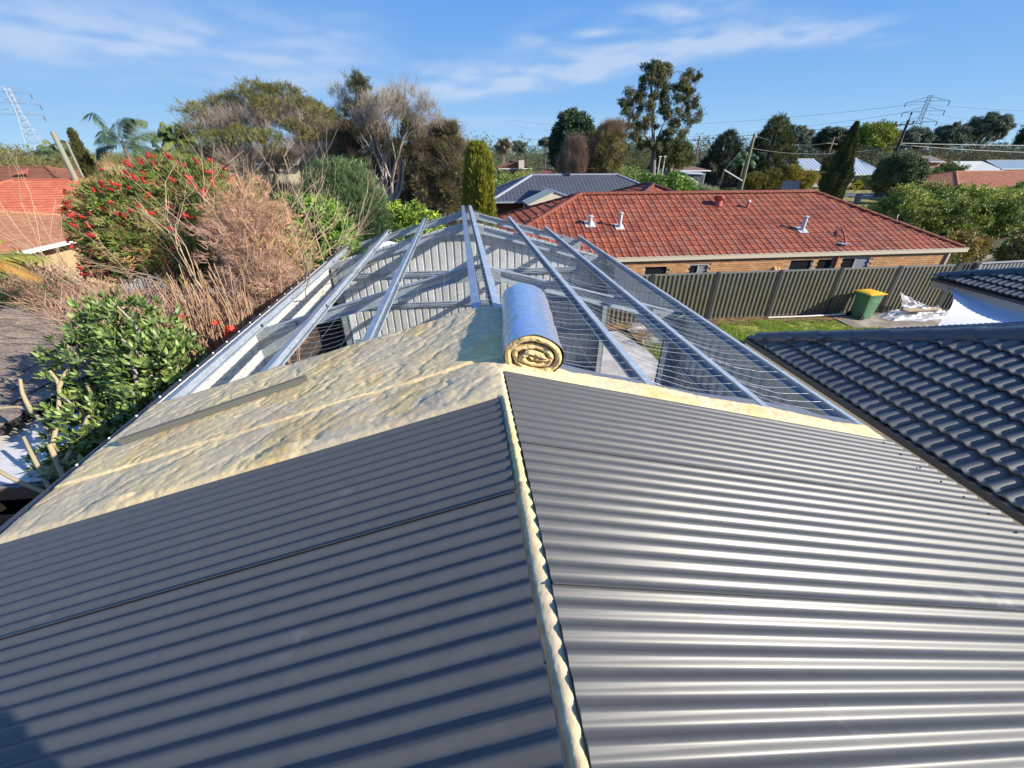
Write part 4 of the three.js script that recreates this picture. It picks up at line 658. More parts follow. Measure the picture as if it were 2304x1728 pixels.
{ // crumpled clear plastic wrapping
  const m = new THREE.MeshPhysicalMaterial({ color: lin(.86, .85, .88), roughness: .28, transmission: .45, thickness: 0, ior: 1.4, side: THREE.DoubleSide });
  const crumple = (x0, x1, z0, z1, h, s) => gridGeo(70, 44, (u, v) => { const e = Math.min(1, 5 * Math.min(u, 1 - u, v, 1 - v)), a = fbm(u * 6, v * 5, s, 2), b = Math.abs(2 * fbm(u * 11 + a, v * 9, s + 3, 3) - 1); return R3(lerp(x0, x1, u) + .25 * (a - .5), .045 + e * h * (1.4 * Math.pow(a, 1.5) * (1 - b) + .1 * b), lerp(z0, z1, v) + .3 * (fbm(u * 5, v * 4, s + 6, 2) - .5)); });
  solo('plastic_sheet', crumple(15.5, 18.35, -13.0, -12.15, .42, 3), m, 'crumpled clear plastic sheeting heaped on the pavement beside the bin', 'plastic sheet');
  solo('plastic_sheet', gridGeo(30, 24, (u, v) => { const b = fbm(u * 5, v * 5, 17, 3); return R3(lerp(16.2, 17.6, u) + .5 * v, .12 + (1 - v) * .75 * (1 - u * .75) + .12 * (b - .5), -13.05 + .12 * v + .16 * b); }), m, 'stiff peak of clear plastic leaning on the fence over the heap', 'plastic sheet');
  solo('cardboard_sheet', box(1.5, .012, .28, 17.0, .32, -12.55, .05), mat([.46, .33, .2], .9), 'flat strip of brown card lying in the plastic heap', 'cardboard'); }
solo('white_pipe', tube([R3(11.2, .07, -13.05), R3(12.4, .08, -12.98), R3(14.3, .09, -12.98)], .03, 12, 8), M.white, 'white plastic pipe lying along the foot of the dark fence', 'pipe');
solo('orange_cord', tube([R3(13.3, .04, -12.9), R3(13.6, .04, -12.75), R3(13.95, .05, -12.7)], .014, 12, 6), mat([.6, .12, .03], .6), 'short orange offcut on the pavement edge left of the bin', 'cord');
const coilGeo = (L, r, n, seed, tiltless = 0) => { const rr = mulberry(seed), g = []; for (let k = 0; k < n; k++) { const x = (k / (n - 1) - .5) * L, R = r * (.85 + .3 * rr()), pts = []; for (let i = 0; i <= 14; i++) { const a = i / 14 * 6.283; pts.push(R3(x + .05 * Math.sin(a) + .04 * (rr() - .5), r + Math.cos(a) * R, Math.sin(a) * R)); } g.push(taper(pts, .006, .006, 4, false)); } for (let k = 0; k < 9; k++) { const a = k / 9 * 6.283; g.push(taper([R3(-L / 2, r + Math.cos(a) * r, Math.sin(a) * r), R3(0, r + Math.cos(a + .2) * r, Math.sin(a + .2) * r), R3(L / 2, r + Math.cos(a) * r, Math.sin(a) * r)], .005, .005, 4)); } return merge(g); };
{ const o = solo('wire_coil', coilGeo(1.15, .17, 34, 4), M.wire, 'tight silver roll of safety mesh wire lying at the end of the path', 'wire roll'); o.position.set(6.15, .03, -12.35); o.rotation.y = .08; }
{ const o = solo('wire_coil', coilGeo(.6, .2, 12, 9), M.galv, 'loose springy coil of thin mesh wire on the grass by the path', 'wire roll'); o.position.set(5.98, .02, -11.3); o.rotation.y = .25; }

// ------------------------------------------------------------------ shade sail
{ const P = [R3(12.25, 2.48, -9.0), R3(9.55, 2.28, -6.65), R3(12.6, 2.42, -5.2), R3(12.15, 2.5, -7.0)];
  const m = new THREE.MeshPhysicalMaterial({ color: lin(.72, .72, .78), roughness: .95, transmission: .2, thickness: 0, side: THREE.DoubleSide, bumpMap: bumpFine, bumpScale: .001 });
  const o = thing('shade_sail', 'pale lavender shade sail stretched off the small dark roofed outbuilding', 'shade sail');
  const f = (u, v) => { const a = P[0].clone().lerp(P[1], v), b = P[3].clone().lerp(P[2], v), p = a.lerp(b, u), pull = .75 * Math.sin(Math.PI * v) * (1 - u), pull2 = .35 * Math.sin(Math.PI * u) * v; p.x += pull; p.z -= pull * .35 + pull2 * .6; p.y -= .18 * Math.sin(Math.PI * v) * Math.sin(Math.PI * u); return p; };
  part('fabric', gridGeo(30, 30, f, [3, 3]), m, o);
  part('hem', gridGeo(30, 1, (u, v) => { const p = f(u, 1); p.x -= v * .05; p.z += v * .10; p.y -= v * .035; return p; }), mat([.20, .25, .45], .9), o);
  part('pole', new THREE.CylinderGeometry(.05, .05, 2.3, 12).translate(9.5, 1.15, -6.65), M.galvDull, o);
  part('rope', tube([P[1], P[1].clone().add(R3(-.05, 0, 0)), R3(9.5, 2.28, -6.65)], .008, 4, 5), M.white, o); }

// ------------------------------------------------------------------ low roofs of the left neighbour
{ const s = thing('shingle_roof', 'low outbuilding roof of weathered grey brown shingles at the left edge', 'roof'), t = Math.tan(12 * Math.PI / 180), ye = 2.3, xe = -6.1;
  const yy = x => ye + (xe - x) * t, z0 = -8.6, z1 = -4.0, x1 = -12;
  part('deck', slab3([R3(xe, ye - .02, z1), R3(xe, ye - .02, z0), R3(x1, yy(x1) - .02, z0), R3(x1, yy(x1) - .02, z1)], .08), mat([.10, .09, .085], .95), s);
  const mm = [[.36, .31, .28], [.41, .35, .31], [.31, .27, .245], [.44, .37, .32]].map(c => mat(c, .95, { map: grainT([165, 160, 155], [255, 250, 245], 10, .6, 256, 5), bumpMap: bumpFine, bumpScale: .004 }));
  const rr = mulberry(8), Xd = R3(1, -t, 0).normalize(), N = R3(t, 1, 0).normalize(), Zd = R3(0, 0, 1), list = [];
  const geos = [0, 1, 2].map(k => { const g = new THREE.BoxGeometry(.30, .012, .33 - .0, 4, 1, 4); const p = g.attributes.position; for (let i = 0; i < p.count; i++) { const x = p.getX(i), z = p.getZ(i); p.setY(i, p.getY(i) + .008 * Math.sin(x * 9 + k * 2) + .006 * Math.sin(z * 14 + k) + (x > 0 ? .006 : -.006)); if (x > .14) p.setX(i, x + .02 * (noise(z * 12, k, 3) - .5)); } g.computeVertexNormals(); return g; });
  for (let i = 0; i < 20; i++) for (let j = 0; j < 14; j++) { const x = xe - .13 - i * .25, z = z1 - .17 - j * .335 + (i % 2) * .16; if (z < z0 + .1) continue; list.push({ x, z, k: Math.floor(rr() * 4), g: Math.floor(rr() * 3), w: (rr() - .5) * .03 }); }
  for (const q of list.slice(0, 300)) { const o = part('shingle', geos[q.g], mm[q.k], s); o.applyMatrix4(new THREE.Matrix4().makeBasis(Xd.clone().addScaledVector(N, .05), N, Zd.clone().addScaledVector(Xd, q.w)).setPosition(R3(q.x, yy(q.x) + .012, q.z))); }
  part('eave_trim', bar(R3(xe + .02, ye - .03, z1), R3(xe + .02, ye - .03, z0), .03, .05), mat([.02, .02, .02], .8), s);
  part('wall', box(5.4, 2.2, 4.2, -9.0, 1.1, -6.2), mat([.05, .045, .04], .95), s); }
{ const s = thing('patio_roof', 'peeling white painted board roof below the shingles at the left edge', 'roof'), rr = mulberry(21);
  const wm = mat([.66, .65, .65], .75, { map: tex(512, 1.6, (x, y) => { const a = tfbm(x, y, 6, 5, 4), b = tfbm(x, y, 30, 3, 6); return mix3([255, 255, 255], [196, 192, 186], sstep(.5, .7, a) * .8 + .25 * b); }), bumpMap: bumpMid, bumpScale: .006 });
  for (let k = 0; k < 9; k++) { const z = -4.14 - k * .165; const o = part('board', gridGeo(24, 2, (u, v) => R3(lerp(-9, -4.92 - .05 * (k > 5 ? 2 + k * .3 : 0) + .02 * rr(), u), 2.1 + .012 * Math.sin(u * 13 + k) + (v - .5) * .015 + .006 * (rr() - .5), z - v * .16), [4, .16]), wm, s); }
  part('underside', box(4.2, .05, 1.55, -7.05, 2.04, -4.88), mat([.2, .19, .18], .9), s);
  for (const [x, z] of [[-5.15, -4.2], [-5.3, -4.35], [-5.2, -4.6], [-6.1, -4.25]]) part('nail', new THREE.CylinderGeometry(.02, .02, .012, 10).translate(x, 2.125, z), mat([.2, .2, .2], .5), s);
  part('fascia', [box(4.3, .14, .03, -7.0, 1.98, -4.08)], mat([.14, .06, .035], .9), s); for (const x of [-5.0, -8.8]) part('post', box(.09, 2, .09, x, 1, -4.2), mat([.12, .06, .04], .9), s); }
{ const o = thing('timber_wall', 'dark red brown timber boards below the white patio roof', 'wall'); for (let k = 0; k < 11; k++) part('board', box(4.6, .15, .03, -6.9, .1 + k * .165, -3.9), mat([.12 + .03 * hash(k, 1, 1), .055, .035], .9), o); }
{ const o = thing('timber_offcuts', 'orange brown timber offcuts stacked at the left edge below the white roof', 'timber'); for (let k = 0; k < 4; k++) part('offcut', box(.5, .05, .12, -5.72 + .05 * k, 1.72 + k * .055, -3.86 + .05 * (k % 2), .5 + k * .25), mat([.55, .27, .08], .8), o); part('ledge', box(1.4, .05, .4, -5.6, 1.66, -3.8), mat([.12, .06, .04], .9), o); }

// ------------------------------------------------------------------ plants
const leafM = (o = {}) => new THREE.MeshPhysicalMaterial({ color: lin(1, 1, 1), roughness: .62, transmission: .28, thickness: 0, side: THREE.DoubleSide, ...o });
const LEAF = leafM(), LEAF_DRY = mat([1, 1, 1], .9), LEAF_GLOSS = leafM({ roughness: .46, transmission: .12 });
function leafShape(l, w, fold = .25, curl = .2) {                     // one leaf along +y, 8 triangles
  const P = [], I = [], n = 4; for (let i = 0; i <= n; i++) { const t = i / n, ww = w * Math.sin(Math.PI * Math.pow(t, .8)) * .5 + .0005, z = -curl * l * t * t; P.push(-ww, t * l, z + fold * ww, 0, t * l, z, ww, t * l, z + fold * ww); }
  for (let i = 0; i < n; i++) { const a = i * 3; I.push(a, a + 1, a + 3, a + 3, a + 1, a + 4, a + 1, a + 2, a + 4, a + 4, a + 2, a + 5); }
  const g = new THREE.BufferGeometry(); g.setAttribute('position', new THREE.Float32BufferAttribute(P, 3)); g.setIndex(I); g.computeVertexNormals(); return g;
}
function sprig(n, l, w, spread, seed, droop = 0) {                    // n small leaves round a short stem
  const r = mulberry(seed), out = [], q = new THREE.Object3D();
  for (let i = 0; i < n; i++) { const t = i / n, P = [], ll = l * (.7 + .6 * r()), ww = w * (.7 + .6 * r()); P.push(-ww / 2, ll * .45, 0, 0, 0, 0, ww / 2, ll * .5, .1 * ww, 0, 0, 0, 0, ll, -.15 * ll, ww / 2, ll * .5, .1 * ww); P.push(0, 0, 0, -ww / 2, ll * .45, 0, 0, ll, -.15 * ll); const g = new THREE.BufferGeometry(); g.setAttribute('position', new THREE.Float32BufferAttribute(P.slice(9), 3)); q.position.set((r() - .5) * l * .5, t * l * .9 - .4 * l, (r() - .5) * l * .5); q.rotation.set((r() - .5) * 2 * spread + droop, r() * 6.28, (r() - .5) * 2 * spread); q.updateMatrix(); g.applyMatrix4(q.matrix); g.computeVertexNormals(); out.push(g); }
  return mergeGeometries(out);
}
function twigs(n, l, w, seed, spread = .7) {                          // thin bare sticks
  const r = mulberry(seed), P = []; for (let i = 0; i < n; i++) { const a = r() * 6.28, s = spread * Math.sqrt(r()), d = R3(Math.cos(a) * s, 1, Math.sin(a) * s).normalize().multiplyScalar(l * (.5 + .7 * r())), o = R3((r() - .5), (r() - .5), (r() - .5)).multiplyScalar(l * .5), sd = R3(r() - .5, r() - .5, r() - .5).cross(d).normalize().multiplyScalar(w), s2 = d.clone().cross(sd).normalize().multiplyScalar(w); for (const k of [sd, s2]) P.push(o.x - k.x, o.y - k.y, o.z - k.z, o.x + k.x, o.y + k.y, o.z + k.z, o.x + d.x, o.y + d.y, o.z + d.z); }
  const g = new THREE.BufferGeometry(); g.setAttribute('position', new THREE.Float32BufferAttribute(P, 3)); g.computeVertexNormals(); return g;
}
// scatter copies of geo through ellipsoid clumps [x,y,z, rx,ry,rz, share]
function foliage(name, geo, m, clumps, count, size, cols, seed, parent, o = {}) {
  const r = mulberry(seed), ms = [], cs = [], q = new THREE.Object3D(), total = clumps.reduce((s, c) => s + (c[6] ?? 1), 0), up = R3(0, 1, 0);
  for (const c of clumps) {
    const n = Math.round(count * (c[6] ?? 1) / total), tone = r();
    for (let i = 0; i < n; i++) {
      const d = R3(r() * 2 - 1, r() * 2 - 1, r() * 2 - 1); if (d.lengthSq() > 1 || d.lengthSq() < .01) { i--; continue; } d.normalize();
      const rad = Math.pow(r(), o.core ?? .33) * (1 + (o.rough ?? .45) * (noise(d.x * 2.6 + c[0] * 3, d.y * 2.6 + c[1], d.z * 2.6 + c[2]) - .5) * 2);
      q.position.set(c[0] + d.x * c[3] * rad, c[1] + d.y * c[4] * rad, c[2] + d.z * c[5] * rad);
      if (o.cut && q.position.y < o.cut) { continue; }
      const dir = d.clone().multiplyScalar(o.out ?? .8).add(R3((r() - .5) * (o.rand ?? 1.2), (o.up ?? .4) + (r() - .5) * (o.rand ?? 1.2), (r() - .5) * (o.rand ?? 1.2))).normalize();
      q.quaternion.setFromUnitVectors(up, dir); q.rotateY(r() * 6.28); const s = size * (.65 + .7 * r()); q.scale.set(s, s * (o.stretch ?? 1), s); q.updateMatrix(); ms.push(q.matrix.clone());
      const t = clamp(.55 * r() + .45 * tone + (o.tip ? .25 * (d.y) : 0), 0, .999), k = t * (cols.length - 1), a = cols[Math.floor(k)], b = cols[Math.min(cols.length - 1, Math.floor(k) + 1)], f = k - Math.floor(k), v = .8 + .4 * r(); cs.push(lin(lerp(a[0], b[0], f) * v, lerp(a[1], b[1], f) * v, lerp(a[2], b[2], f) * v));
    }
  }
  return instanced(name, geo, m, ms, cs, parent, 'stuff');
}
// many sub-clumps over the surface of an ellipsoid crown
function clumpsOn(cx, cy, cz, rx, ry, rz, n, size, seed, o = {}) {
  const r = mulberry(seed), out = [];
  n = Math.round(n * 1.7); size *= .78; for (let i = 0; i < n; i++) { const y = lerp(o.lo ?? -.5, 1, (i + r() * .8) / n), a = i * 2.39996 + r() * .6, s = Math.sqrt(Math.max(0, 1 - y * y)), k = (o.in ?? .75) + (1 - (o.in ?? .75)) * r() * 1.2, q = size * (.7 + .6 * r()); out.push([cx + rx * s * Math.cos(a) * k, cy + ry * y * k, cz + rz * s * Math.sin(a) * k, q * (o.fx ?? 1), q * (o.fy ?? .7), q * (o.fx ?? 1), q * q]); }
  return out;
}
function limbs(base, fork, clumps, r0, seed, o = {}) {                // trunk, then a limb from the fork to each clump
  const r = mulberry(seed), g = [taper([base, base.clone().lerp(fork, .5).add(R3((r() - .5) * .15, 0, (r() - .5) * .15)), fork], r0, r0 * .72, 9)];
  const used = clumps.filter((c, i) => i % (o.every ?? 1) === 0), mids = [];
  for (const c of used) { const tip = R3(c[0], c[1], c[2]); let from = fork, fr = r0 * .5; const near = mids.filter(m => m.p.distanceTo(tip) < fork.distanceTo(tip) * .6).sort((a, b) => a.p.distanceTo(tip) - b.p.distanceTo(tip))[0]; if (near && r() < .75) { from = near.p; fr = near.r; } const mid = from.clone().lerp(tip, .5).add(R3((r() - .5) * .3, .12 * from.distanceTo(tip) * (o.arch ?? 1), (r() - .5) * .3)); g.push(taper([from, mid, tip], fr, o.tipR ?? .015, 6)); mids.push({ p: mid, r: fr * .6 }); }
  return merge(g);
}
// recursive bare branching
function grow(g, p, d, len, r, depth, R, o, tips) {
  const bend = R3(R() - .5, (R() - .35) * (o.up ?? .8), R() - .5).multiplyScalar(o.bend ?? .5), d2 = d.clone().add(bend).normalize(), m = p.clone().addScaledVector(d, len * .5), e = m.clone().addScaledVector(d2, len * .5);
  g.push(taper([p, m, e], r, r * .62, depth > 2 ? 6 : 4, depth > 3));
  if (depth <= 0) { tips.push(e); return; }
  const n = depth > 1 ? (R() < .35 ? 3 : 2) : 2 + Math.floor(R() * 2); for (let i = 0; i < n; i++) { const s = o.spread ?? .75, dd = d2.clone().add(R3((R() - .5) * 2 * s, (R() - .4) * s, (R() - .5) * 2 * s)).normalize(); grow(g, e, dd, len * (.68 + .24 * R()), r * (i ? .5 : .62), depth - 1, R, o, tips); }
}
const G = { dark: [[.027, .053, .018], [.053, .098, .027], [.09, .15, .038]], mid: [[.053, .105, .021], [.105, .195, .033], [.195, .3, .053]], bright: [[.09, .18, .022], [.18, .33, .038], [.33, .495, .06]], olive: [[.075, .09, .022], [.15, .165, .038], [.285, .27, .06]], yellow: [[.18, .21, .018], [.36, .39, .03], [.57, .54, .06]], dry: [[.21, .143, .083], [.36, .255, .15], [.54, .375, .225]], tan: [[.33, .225, .15], [.51, .36, .247], [.69, .51, .36]], grey: [[.075, .112, .068], [.135, .18, .105], [.21, .255, .15]] };
const SP = { small: sprig(7, .16, .035, 1.0, 3), broad: sprig(6, .16, .075, 1.1, 5), needle: sprig(10, .20, .014, .8, 7), leafy: sprig(8, .13, .028, .9, 17), droop: sprig(7, .24, .04, .5, 9, 2.4), scale: sprig(9, .12, .03, .45, 11) };
const TW = { fine: twigs(8, .36, .0050, 3), long: twigs(8, .6, .0065, 5, .45), mist: twigs(14, .5, .006, 8, .8), airy: twigs(9, .6, .0065, 12, .8) };

function tree(name, label, cat, base, fork, clumps, o) {
  const t = thing(name, label, cat, [0, 0, 0], o.group);
  if (o.trunk !== false) part('trunk', limbs(base, fork, clumps, o.r0 ?? .16, o.seed, { every: o.every ?? 2, arch: o.arch, tipR: o.tipR }), o.bark || M.bark, t);
  foliage('crown', o.geo || SP.small, o.leaf || LEAF, clumps, o.n, o.size, o.cols, o.seed + 1, t, o);
  if (o.twig) foliage('twigs', o.twigGeo || TW.mist, LEAF_DRY, o.twigClumps || clumps, o.twig, o.twigSize || 1, o.twigCols || G.tan, o.seed + 5, t, { core: .5, up: .9, out: .6, rand: .8, ...(o.twigO || {}) });
  return t;
}
// ---- left: near shrubs
{ // the big leaved glossy shrub beside the shed: every near leaf is its own piece
  const t = thing('glossy_shrub', 'glossy green broad leaved shrub growing between the shingle roof and the shed', 'shrub'), r = mulberry(31);
  const C = [[-4.35, 3.35, -5.6, .62, .5, .5], [-4.9, 3.0, -5.3, .5, .5, .45], [-4.05, 3.05, -5.1, .5, .5, .5], [-4.75, 2.45, -4.8, .55, .45, .45], [-4.3, 2.3, -4.7, .5, .5, .45], [-4.6, 2.9, -5.5, .6, .5, .5], [-4.9, 2.0, -4.5, .45, .4, .4], [-3.85, 2.9, -5.3, .35, .45, .5], [-4.9, 3.35, -5.9, .5, .4, .45], [-4.5, 1.8, -4.55, .4, .35, .4], [-3.95, 2.5, -4.75, .4, .45, .4]];
  part('trunk', [taper([R3(-4.2, 0, -4.9), R3(-4.25, 1.3, -4.9), R3(-4.3, 2.2, -4.95), R3(-4.25, 3.2, -5.2)], .06, .025, 7), ...C.map(c => taper([R3(-4.25, 1.7, -4.9), R3((c[0] - 4.25) / 2, (c[1] + 1.9) / 2, (c[2] - 4.9) / 2), R3(c[0], c[1], c[2]), R3(c[0] - .1, c[1] + .4, c[2] + .05)], .032, .010, 6))], M.barkPale, t);
  const geos = [leafShape(.135, .05, .3, .25), leafShape(.115, .045, .5, .1), leafShape(.15, .052, .2, .45)], greens = [[.11, .17, .035], [.18, .26, .06], [.28, .36, .10], [.07, .12, .028]].map(c => leafM({ color: lin(...c), roughness: .46, transmission: .15 }));
  const list = [], q = new THREE.Object3D();
  for (const c of C) for (let k = 0; k < 130; k++) { const d = R3(r() * 2 - 1, r() * 2 - 1, r() * 2 - 1); if (d.length() > 1) { k--; continue; } d.normalize(); const rad = .55 + .5 * r(), o = R3(c[0] + d.x * c[3] * rad, c[1] + d.y * c[4] * rad, c[2] + d.z * c[5] * rad), ax = d.clone().add(R3(0, .9, 0)).normalize(), n = 5 + Math.floor(r() * 4); for (let i = 0; i < n; i++) { q.position.copy(o).addScaledVector(ax, -.05 + .05 * r()); q.quaternion.setFromUnitVectors(R3(0, 1, 0), ax); q.rotateY(i / n * 6.28 + r() * .5); q.rotateX(.75 + r() * .5); q.scale.setScalar(.55 + .4 * r()); q.updateMatrix(); list.push({ m: q.matrix.clone(), d: q.position.distanceTo(camP), k: Math.floor(r() * 4), g: Math.floor(r() * 3) }); } }
  list.sort((a, b) => a.d - b.d); list.slice(0, 300).forEach(l => part('leaf', geos[l.g], greens[l.k], t).applyMatrix4(l.m));
  for (let g = 0; g < 3; g++) { const s = list.slice(300).filter(l => l.g === g); instanced('foliage', geos[g], LEAF_GLOSS, s.map(l => l.m), s.map(l => greens[l.k].color), t); }
}
{ // frangipani: stubby bare forking branches
  const t = thing('frangipani', 'leafless frangipani with thick forking grey green branches over the white patio roof', 'tree'), m = mat([.36, .30, .17], .8, { bumpMap: bumpMid, bumpScale: .004 });
  const B = (pts, a, b) => taper(pts.map(p => R3(...p)), a, b, 9);
  part('branch', [B([[-4.5, 0, -4.0], [-4.62, 1.2, -4.0], [-4.68, 1.85, -4.02], [-4.9, 2.45, -4.35]], .042, .026)], m, t);
  for (const pts of [[[-4.85, 2.3, -4.25], [-5.1, 2.5, -4.6], [-5.45, 2.68, -4.85], [-5.72, 2.72, -4.8]], [[-5.3, 2.62, -4.75], [-5.42, 2.85, -4.9], [-5.45, 3.0, -5.0]], [[-4.9, 2.4, -4.35], [-4.95, 2.7, -4.7], [-5.02, 2.95, -4.95], [-5.1, 3.08, -5.02]], [[-5.0, 2.9, -4.9], [-4.98, 3.02, -5.05], [-4.92, 3.1, -5.1]], [[-4.8, 2.2, -4.2], [-4.72, 2.5, -4.65], [-4.66, 2.75, -4.85], [-4.72, 2.92, -4.95]], [[-4.72, 2.45, -4.6], [-4.52, 2.55, -4.75], [-4.45, 2.72, -4.85]], [[-4.66, 1.75, -4.05], [-4.9, 2.05, -4.0], [-5.2, 2.3, -4.05], [-5.55, 2.5, -4.25]], [[-4.85, 2.0, -4.02], [-5.1, 2.32, -4.3], [-5.28, 2.48, -4.5]]]) part('branch', B(pts, .026, .016), m, t);
  part('leaf', leafShape(.16, .05).applyMatrix4(new THREE.Matrix4().makeRotationZ(-.9).setPosition(-5.02, 2.93, -4.96)), leafM({ color: lin(.2, .32, .05) }), t); part('leaf', leafShape(.15, .05).applyMatrix4(new THREE.Matrix4().makeRotationZ(.5).setPosition(-5.05, 2.95, -4.96)), leafM({ color: lin(.2, .32, .05) }), t);
}
{ // poinsettia: fanned bare stems
  const t = thing('poinsettia', 'tall bare stemmed poinsettia with a few scarlet flowers beside the dark fence', 'shrub'), r = mulberry(55), g = [], g2 = [];
  for (let k = 0; k < 190; k++) { const bx = -4.3 + (r() - .5) * 1.1, bz = -7.2 + (r() - .5) * 2.2, h = 2.2 + r() * 1.15, lx = (r() - .62) * 1.3, lz = (r() - .5) * .9; const p = [R3(bx, .5, bz), R3(bx + lx * .35, .5 + h * .35, bz + lz * .35), R3(bx + lx * .8, .5 + h * .72, bz + lz * .8), R3(bx + lx + (r() - .5) * .3, .5 + h * .98, bz + lz)]; (k % 2 ? g : g2).push(taper(p, .016, .008, 5)); if (r() < .8) { const s = p[2]; (k % 2 ? g : g2).push(taper([p[1].clone().lerp(p[2], .5), s.clone().add(R3((r() - .3) * .3, .1, (r() - .5) * .3)), s.clone().add(R3((r() - .2) * .45, .3 + r() * .3, (r() - .5) * .4))], .009, .005, 4)); } }
  part('stems', merge(g), mat([.44, .29, .18], .9), t, { kind: 'stuff' }); part('stems', merge(g2), mat([.34, .20, .12], .9), t, { kind: 'stuff' });
  const red = mat([.62, .045, .02], .6), pet = leafShape(.15, .05, .2, .3), star = merge([0, 1, 2, 3, 4, 5, 6].map(k => pet.clone().rotateX(1.15).rotateY(k * .9)));
  for (const [x, y, z] of [[-3.82, 3.1, -6.4], [-3.72, 2.94, -6.4], [-3.64, 2.98, -6.4], [-3.7, 2.9, -6.3], [-3.75, 2.98, -6.45], [-4.3, 3.2, -6.4], [-4.0, 2.6, -6.2]]) { const f = part('flower', star, red, t); f.position.set(x, y, z); f.rotation.set(.5 * r(), r() * 6, .5); f.scale.setScalar(.6); }
  foliage('foliage', SP.broad, LEAF, [[-4.6, 1.3, -6.6, .8, .7, .9]], 260, .8, G.mid, 4, t);
}
{ // dry callistemon like bush with forking stems
  const t = thing('dry_bush', 'dry straw coloured twiggy bush with fine pinkish tips between the bottlebrush and the shed', 'shrub'), r = mulberry(61), g = [], tips = [];
  for (const [x, z, lx, lz] of [[-4.05, -8.9, -.3, 0], [-4.1, -8.8, .25, .1], [-4.2, -9.2, -.1, -.4], [-3.9, -9.3, .15, -.3], [-4.3, -8.7, -.6, .3]]) grow(g, R3(x, .2, z), R3(lx, 1.4, lz).normalize(), 1.5, .05, 5, r, { spread: .62, bend: .35, up: .9 }, tips);
  part('stems', merge(g), mat([.58, .43, .29], .95), t, { kind: 'stuff' });
  foliage('twigs', TW.fine, LEAF_DRY, [[-4.25, 3.5, -9.0, .75, 1.0, .8, 2], [-3.9, 3.0, -8.6, .6, .9, .7], [-4.35, 4.0, -9.4, .65, .7, .8], [-4.0, 2.4, -8.4, .75, .7, .6]], 1900, .75, [[.36, .23, .165], [.56, .37, .27], [.68, .47, .36]], 62, t, { core: .42, up: .6 });
  foliage('foliage', SP.needle, LEAF_DRY, [[-4.15, 4.1, -9.2, .9, .8, .8, 2], [-3.7, 3.3, -8.8, .75, .9, .7]], 1500, .42, [[.40, .28, .12], [.66, .36, .22], [.42, .42, .14]], 63, t, { core: .3, up: .3 });
}
{ // lower dry scrub under the bottlebrush
  const t = thing('dry_scrub', 'low sprawl of bare tan twigs below the red flowered bottlebrush', 'shrub');
  foliage('twigs', TW.long, LEAF_DRY, [[-6.2, 1.6, -9.2, 1.5, 1.0, .9, 2], [-7.6, 1.6, -9.9, 1.2, .9, .8, 1.6], [-5.2, 1.7, -8.4, .9, 1.1, .8, 1.6], [-7.2, 2.1, -8.6, .9, .7, .7, 1.2], [-8.6, 2.4, -9.6, 1.1, .7, .5, 1.1], [-6.0, 1.9, -7.4, .9, .9, .7, 1.4], [-5.0, 2.0, -7.2, .6, 1, .7, 1.2]], 4600, .85, [[.32, .20, .14], [.50, .33, .24], [.62, .44, .33]], 71, t, { core: .4, up: .55, out: .5, rand: 1.9 });
  foliage('foliage', SP.broad, LEAF, [[-6.6, 1.1, -8.9, 1.4, .7, .8], [-5.6, 1.1, -7.6, 1, .7, .7], [-9.0, 2.3, -9.8, 1.2, .6, .6, 1.2], [-10.6, 2.5, -10.8, 1.1, .7, .6, 1.2], [-7.9, 1.8, -8.8, .9, .7, .6]], 2900, .9, G.mid, 72, t);
}
{ // bottlebrush with scarlet brushes
  const t = thing('bottlebrush', 'wide bottlebrush bush covered in scarlet flower spikes in front of the orange roof', 'shrub'), r = mulberry(81);
  const C = [[-7.9, 4.35, -11.0, 1.0, .75, .8, 2.2], [-6.7, 4.5, -11.2, 1.1, .8, .9, 2.6], [-5.75, 4.2, -10.8, .8, .8, .8, 1.8], [-8.3, 3.8, -10.7, .65, .6, .7, 1.2], [-7.3, 3.7, -10.4, 1.1, .75, .7, 2], [-6.1, 3.5, -10.3, .9, .7, .7, 1.5], [-5.3, 3.55, -10.2, .6, .6, .6, 1], [-7.0, 5.0, -11.6, 1.0, .45, .7, 1.3], [-8.45, 3.3, -10.5, .45, .35, .5, .5]].map(c => [c[0] + .42, c[1] - .1, ...c.slice(2)]);
  part('trunk', limbs(R3(-6.9, 0, -10.9), R3(-6.9, 1.7, -10.9), C, .11, 82, { every: 1 }), M.barkGrey, t);
  foliage('crown', SP.leafy, LEAF, C, 16000, .78, [[.09, .14, .025], [.19, .26, .045], [.34, .38, .09]], 83, t, { core: .35, rough: .35, up: .3 });
  foliage('twigs', TW.fine, LEAF_DRY, C.concat([[-6.6, 3.3, -10.2, 1.2, .7, .6, 2.6]]), 2400, .7, [[.42, .28, .16], [.62, .42, .25], [.66, .34, .18]], 84, t, { core: .35, up: .4 });
  const bg = []; for (let k = 0; k < 46; k++) { const a = k * 2.4, y = k / 46 * .13, d = R3(Math.cos(a), .35, Math.sin(a)).multiplyScalar(.042); bg.push(taper([R3(0, y, 0), R3(d.x, y + d.y, d.z)], .0035, .002, 3, false)); } bg.push(new THREE.CylinderGeometry(.024, .026, .13, 8).translate(0, .065, 0));
  const brush = merge(bg), reds = [[.55, .022, .02], [.38, .015, .02], [.60, .05, .035], [.34, .03, .03], [.48, .025, .02]].map(c => mat(c, .8));
  for (let k = 0; k < 295; k++) { const c = C[Math.floor(r() * C.length)], d = R3(r() * 2 - .7, r() * 1.7 - .6, r() * 1.3 - .1).normalize(); const f = part('flower', brush, reds[k % 5], t); f.position.set(c[0] + d.x * c[3] * 1.16, c[1] + d.y * c[4] * 1.14, c[2] + d.z * c[5] * 1.2); f.rotation.set(r() * 1.5 - .2, r() * 6, r() * 1.4 - .7); f.scale.setScalar(.55 + r() * .6); }
}
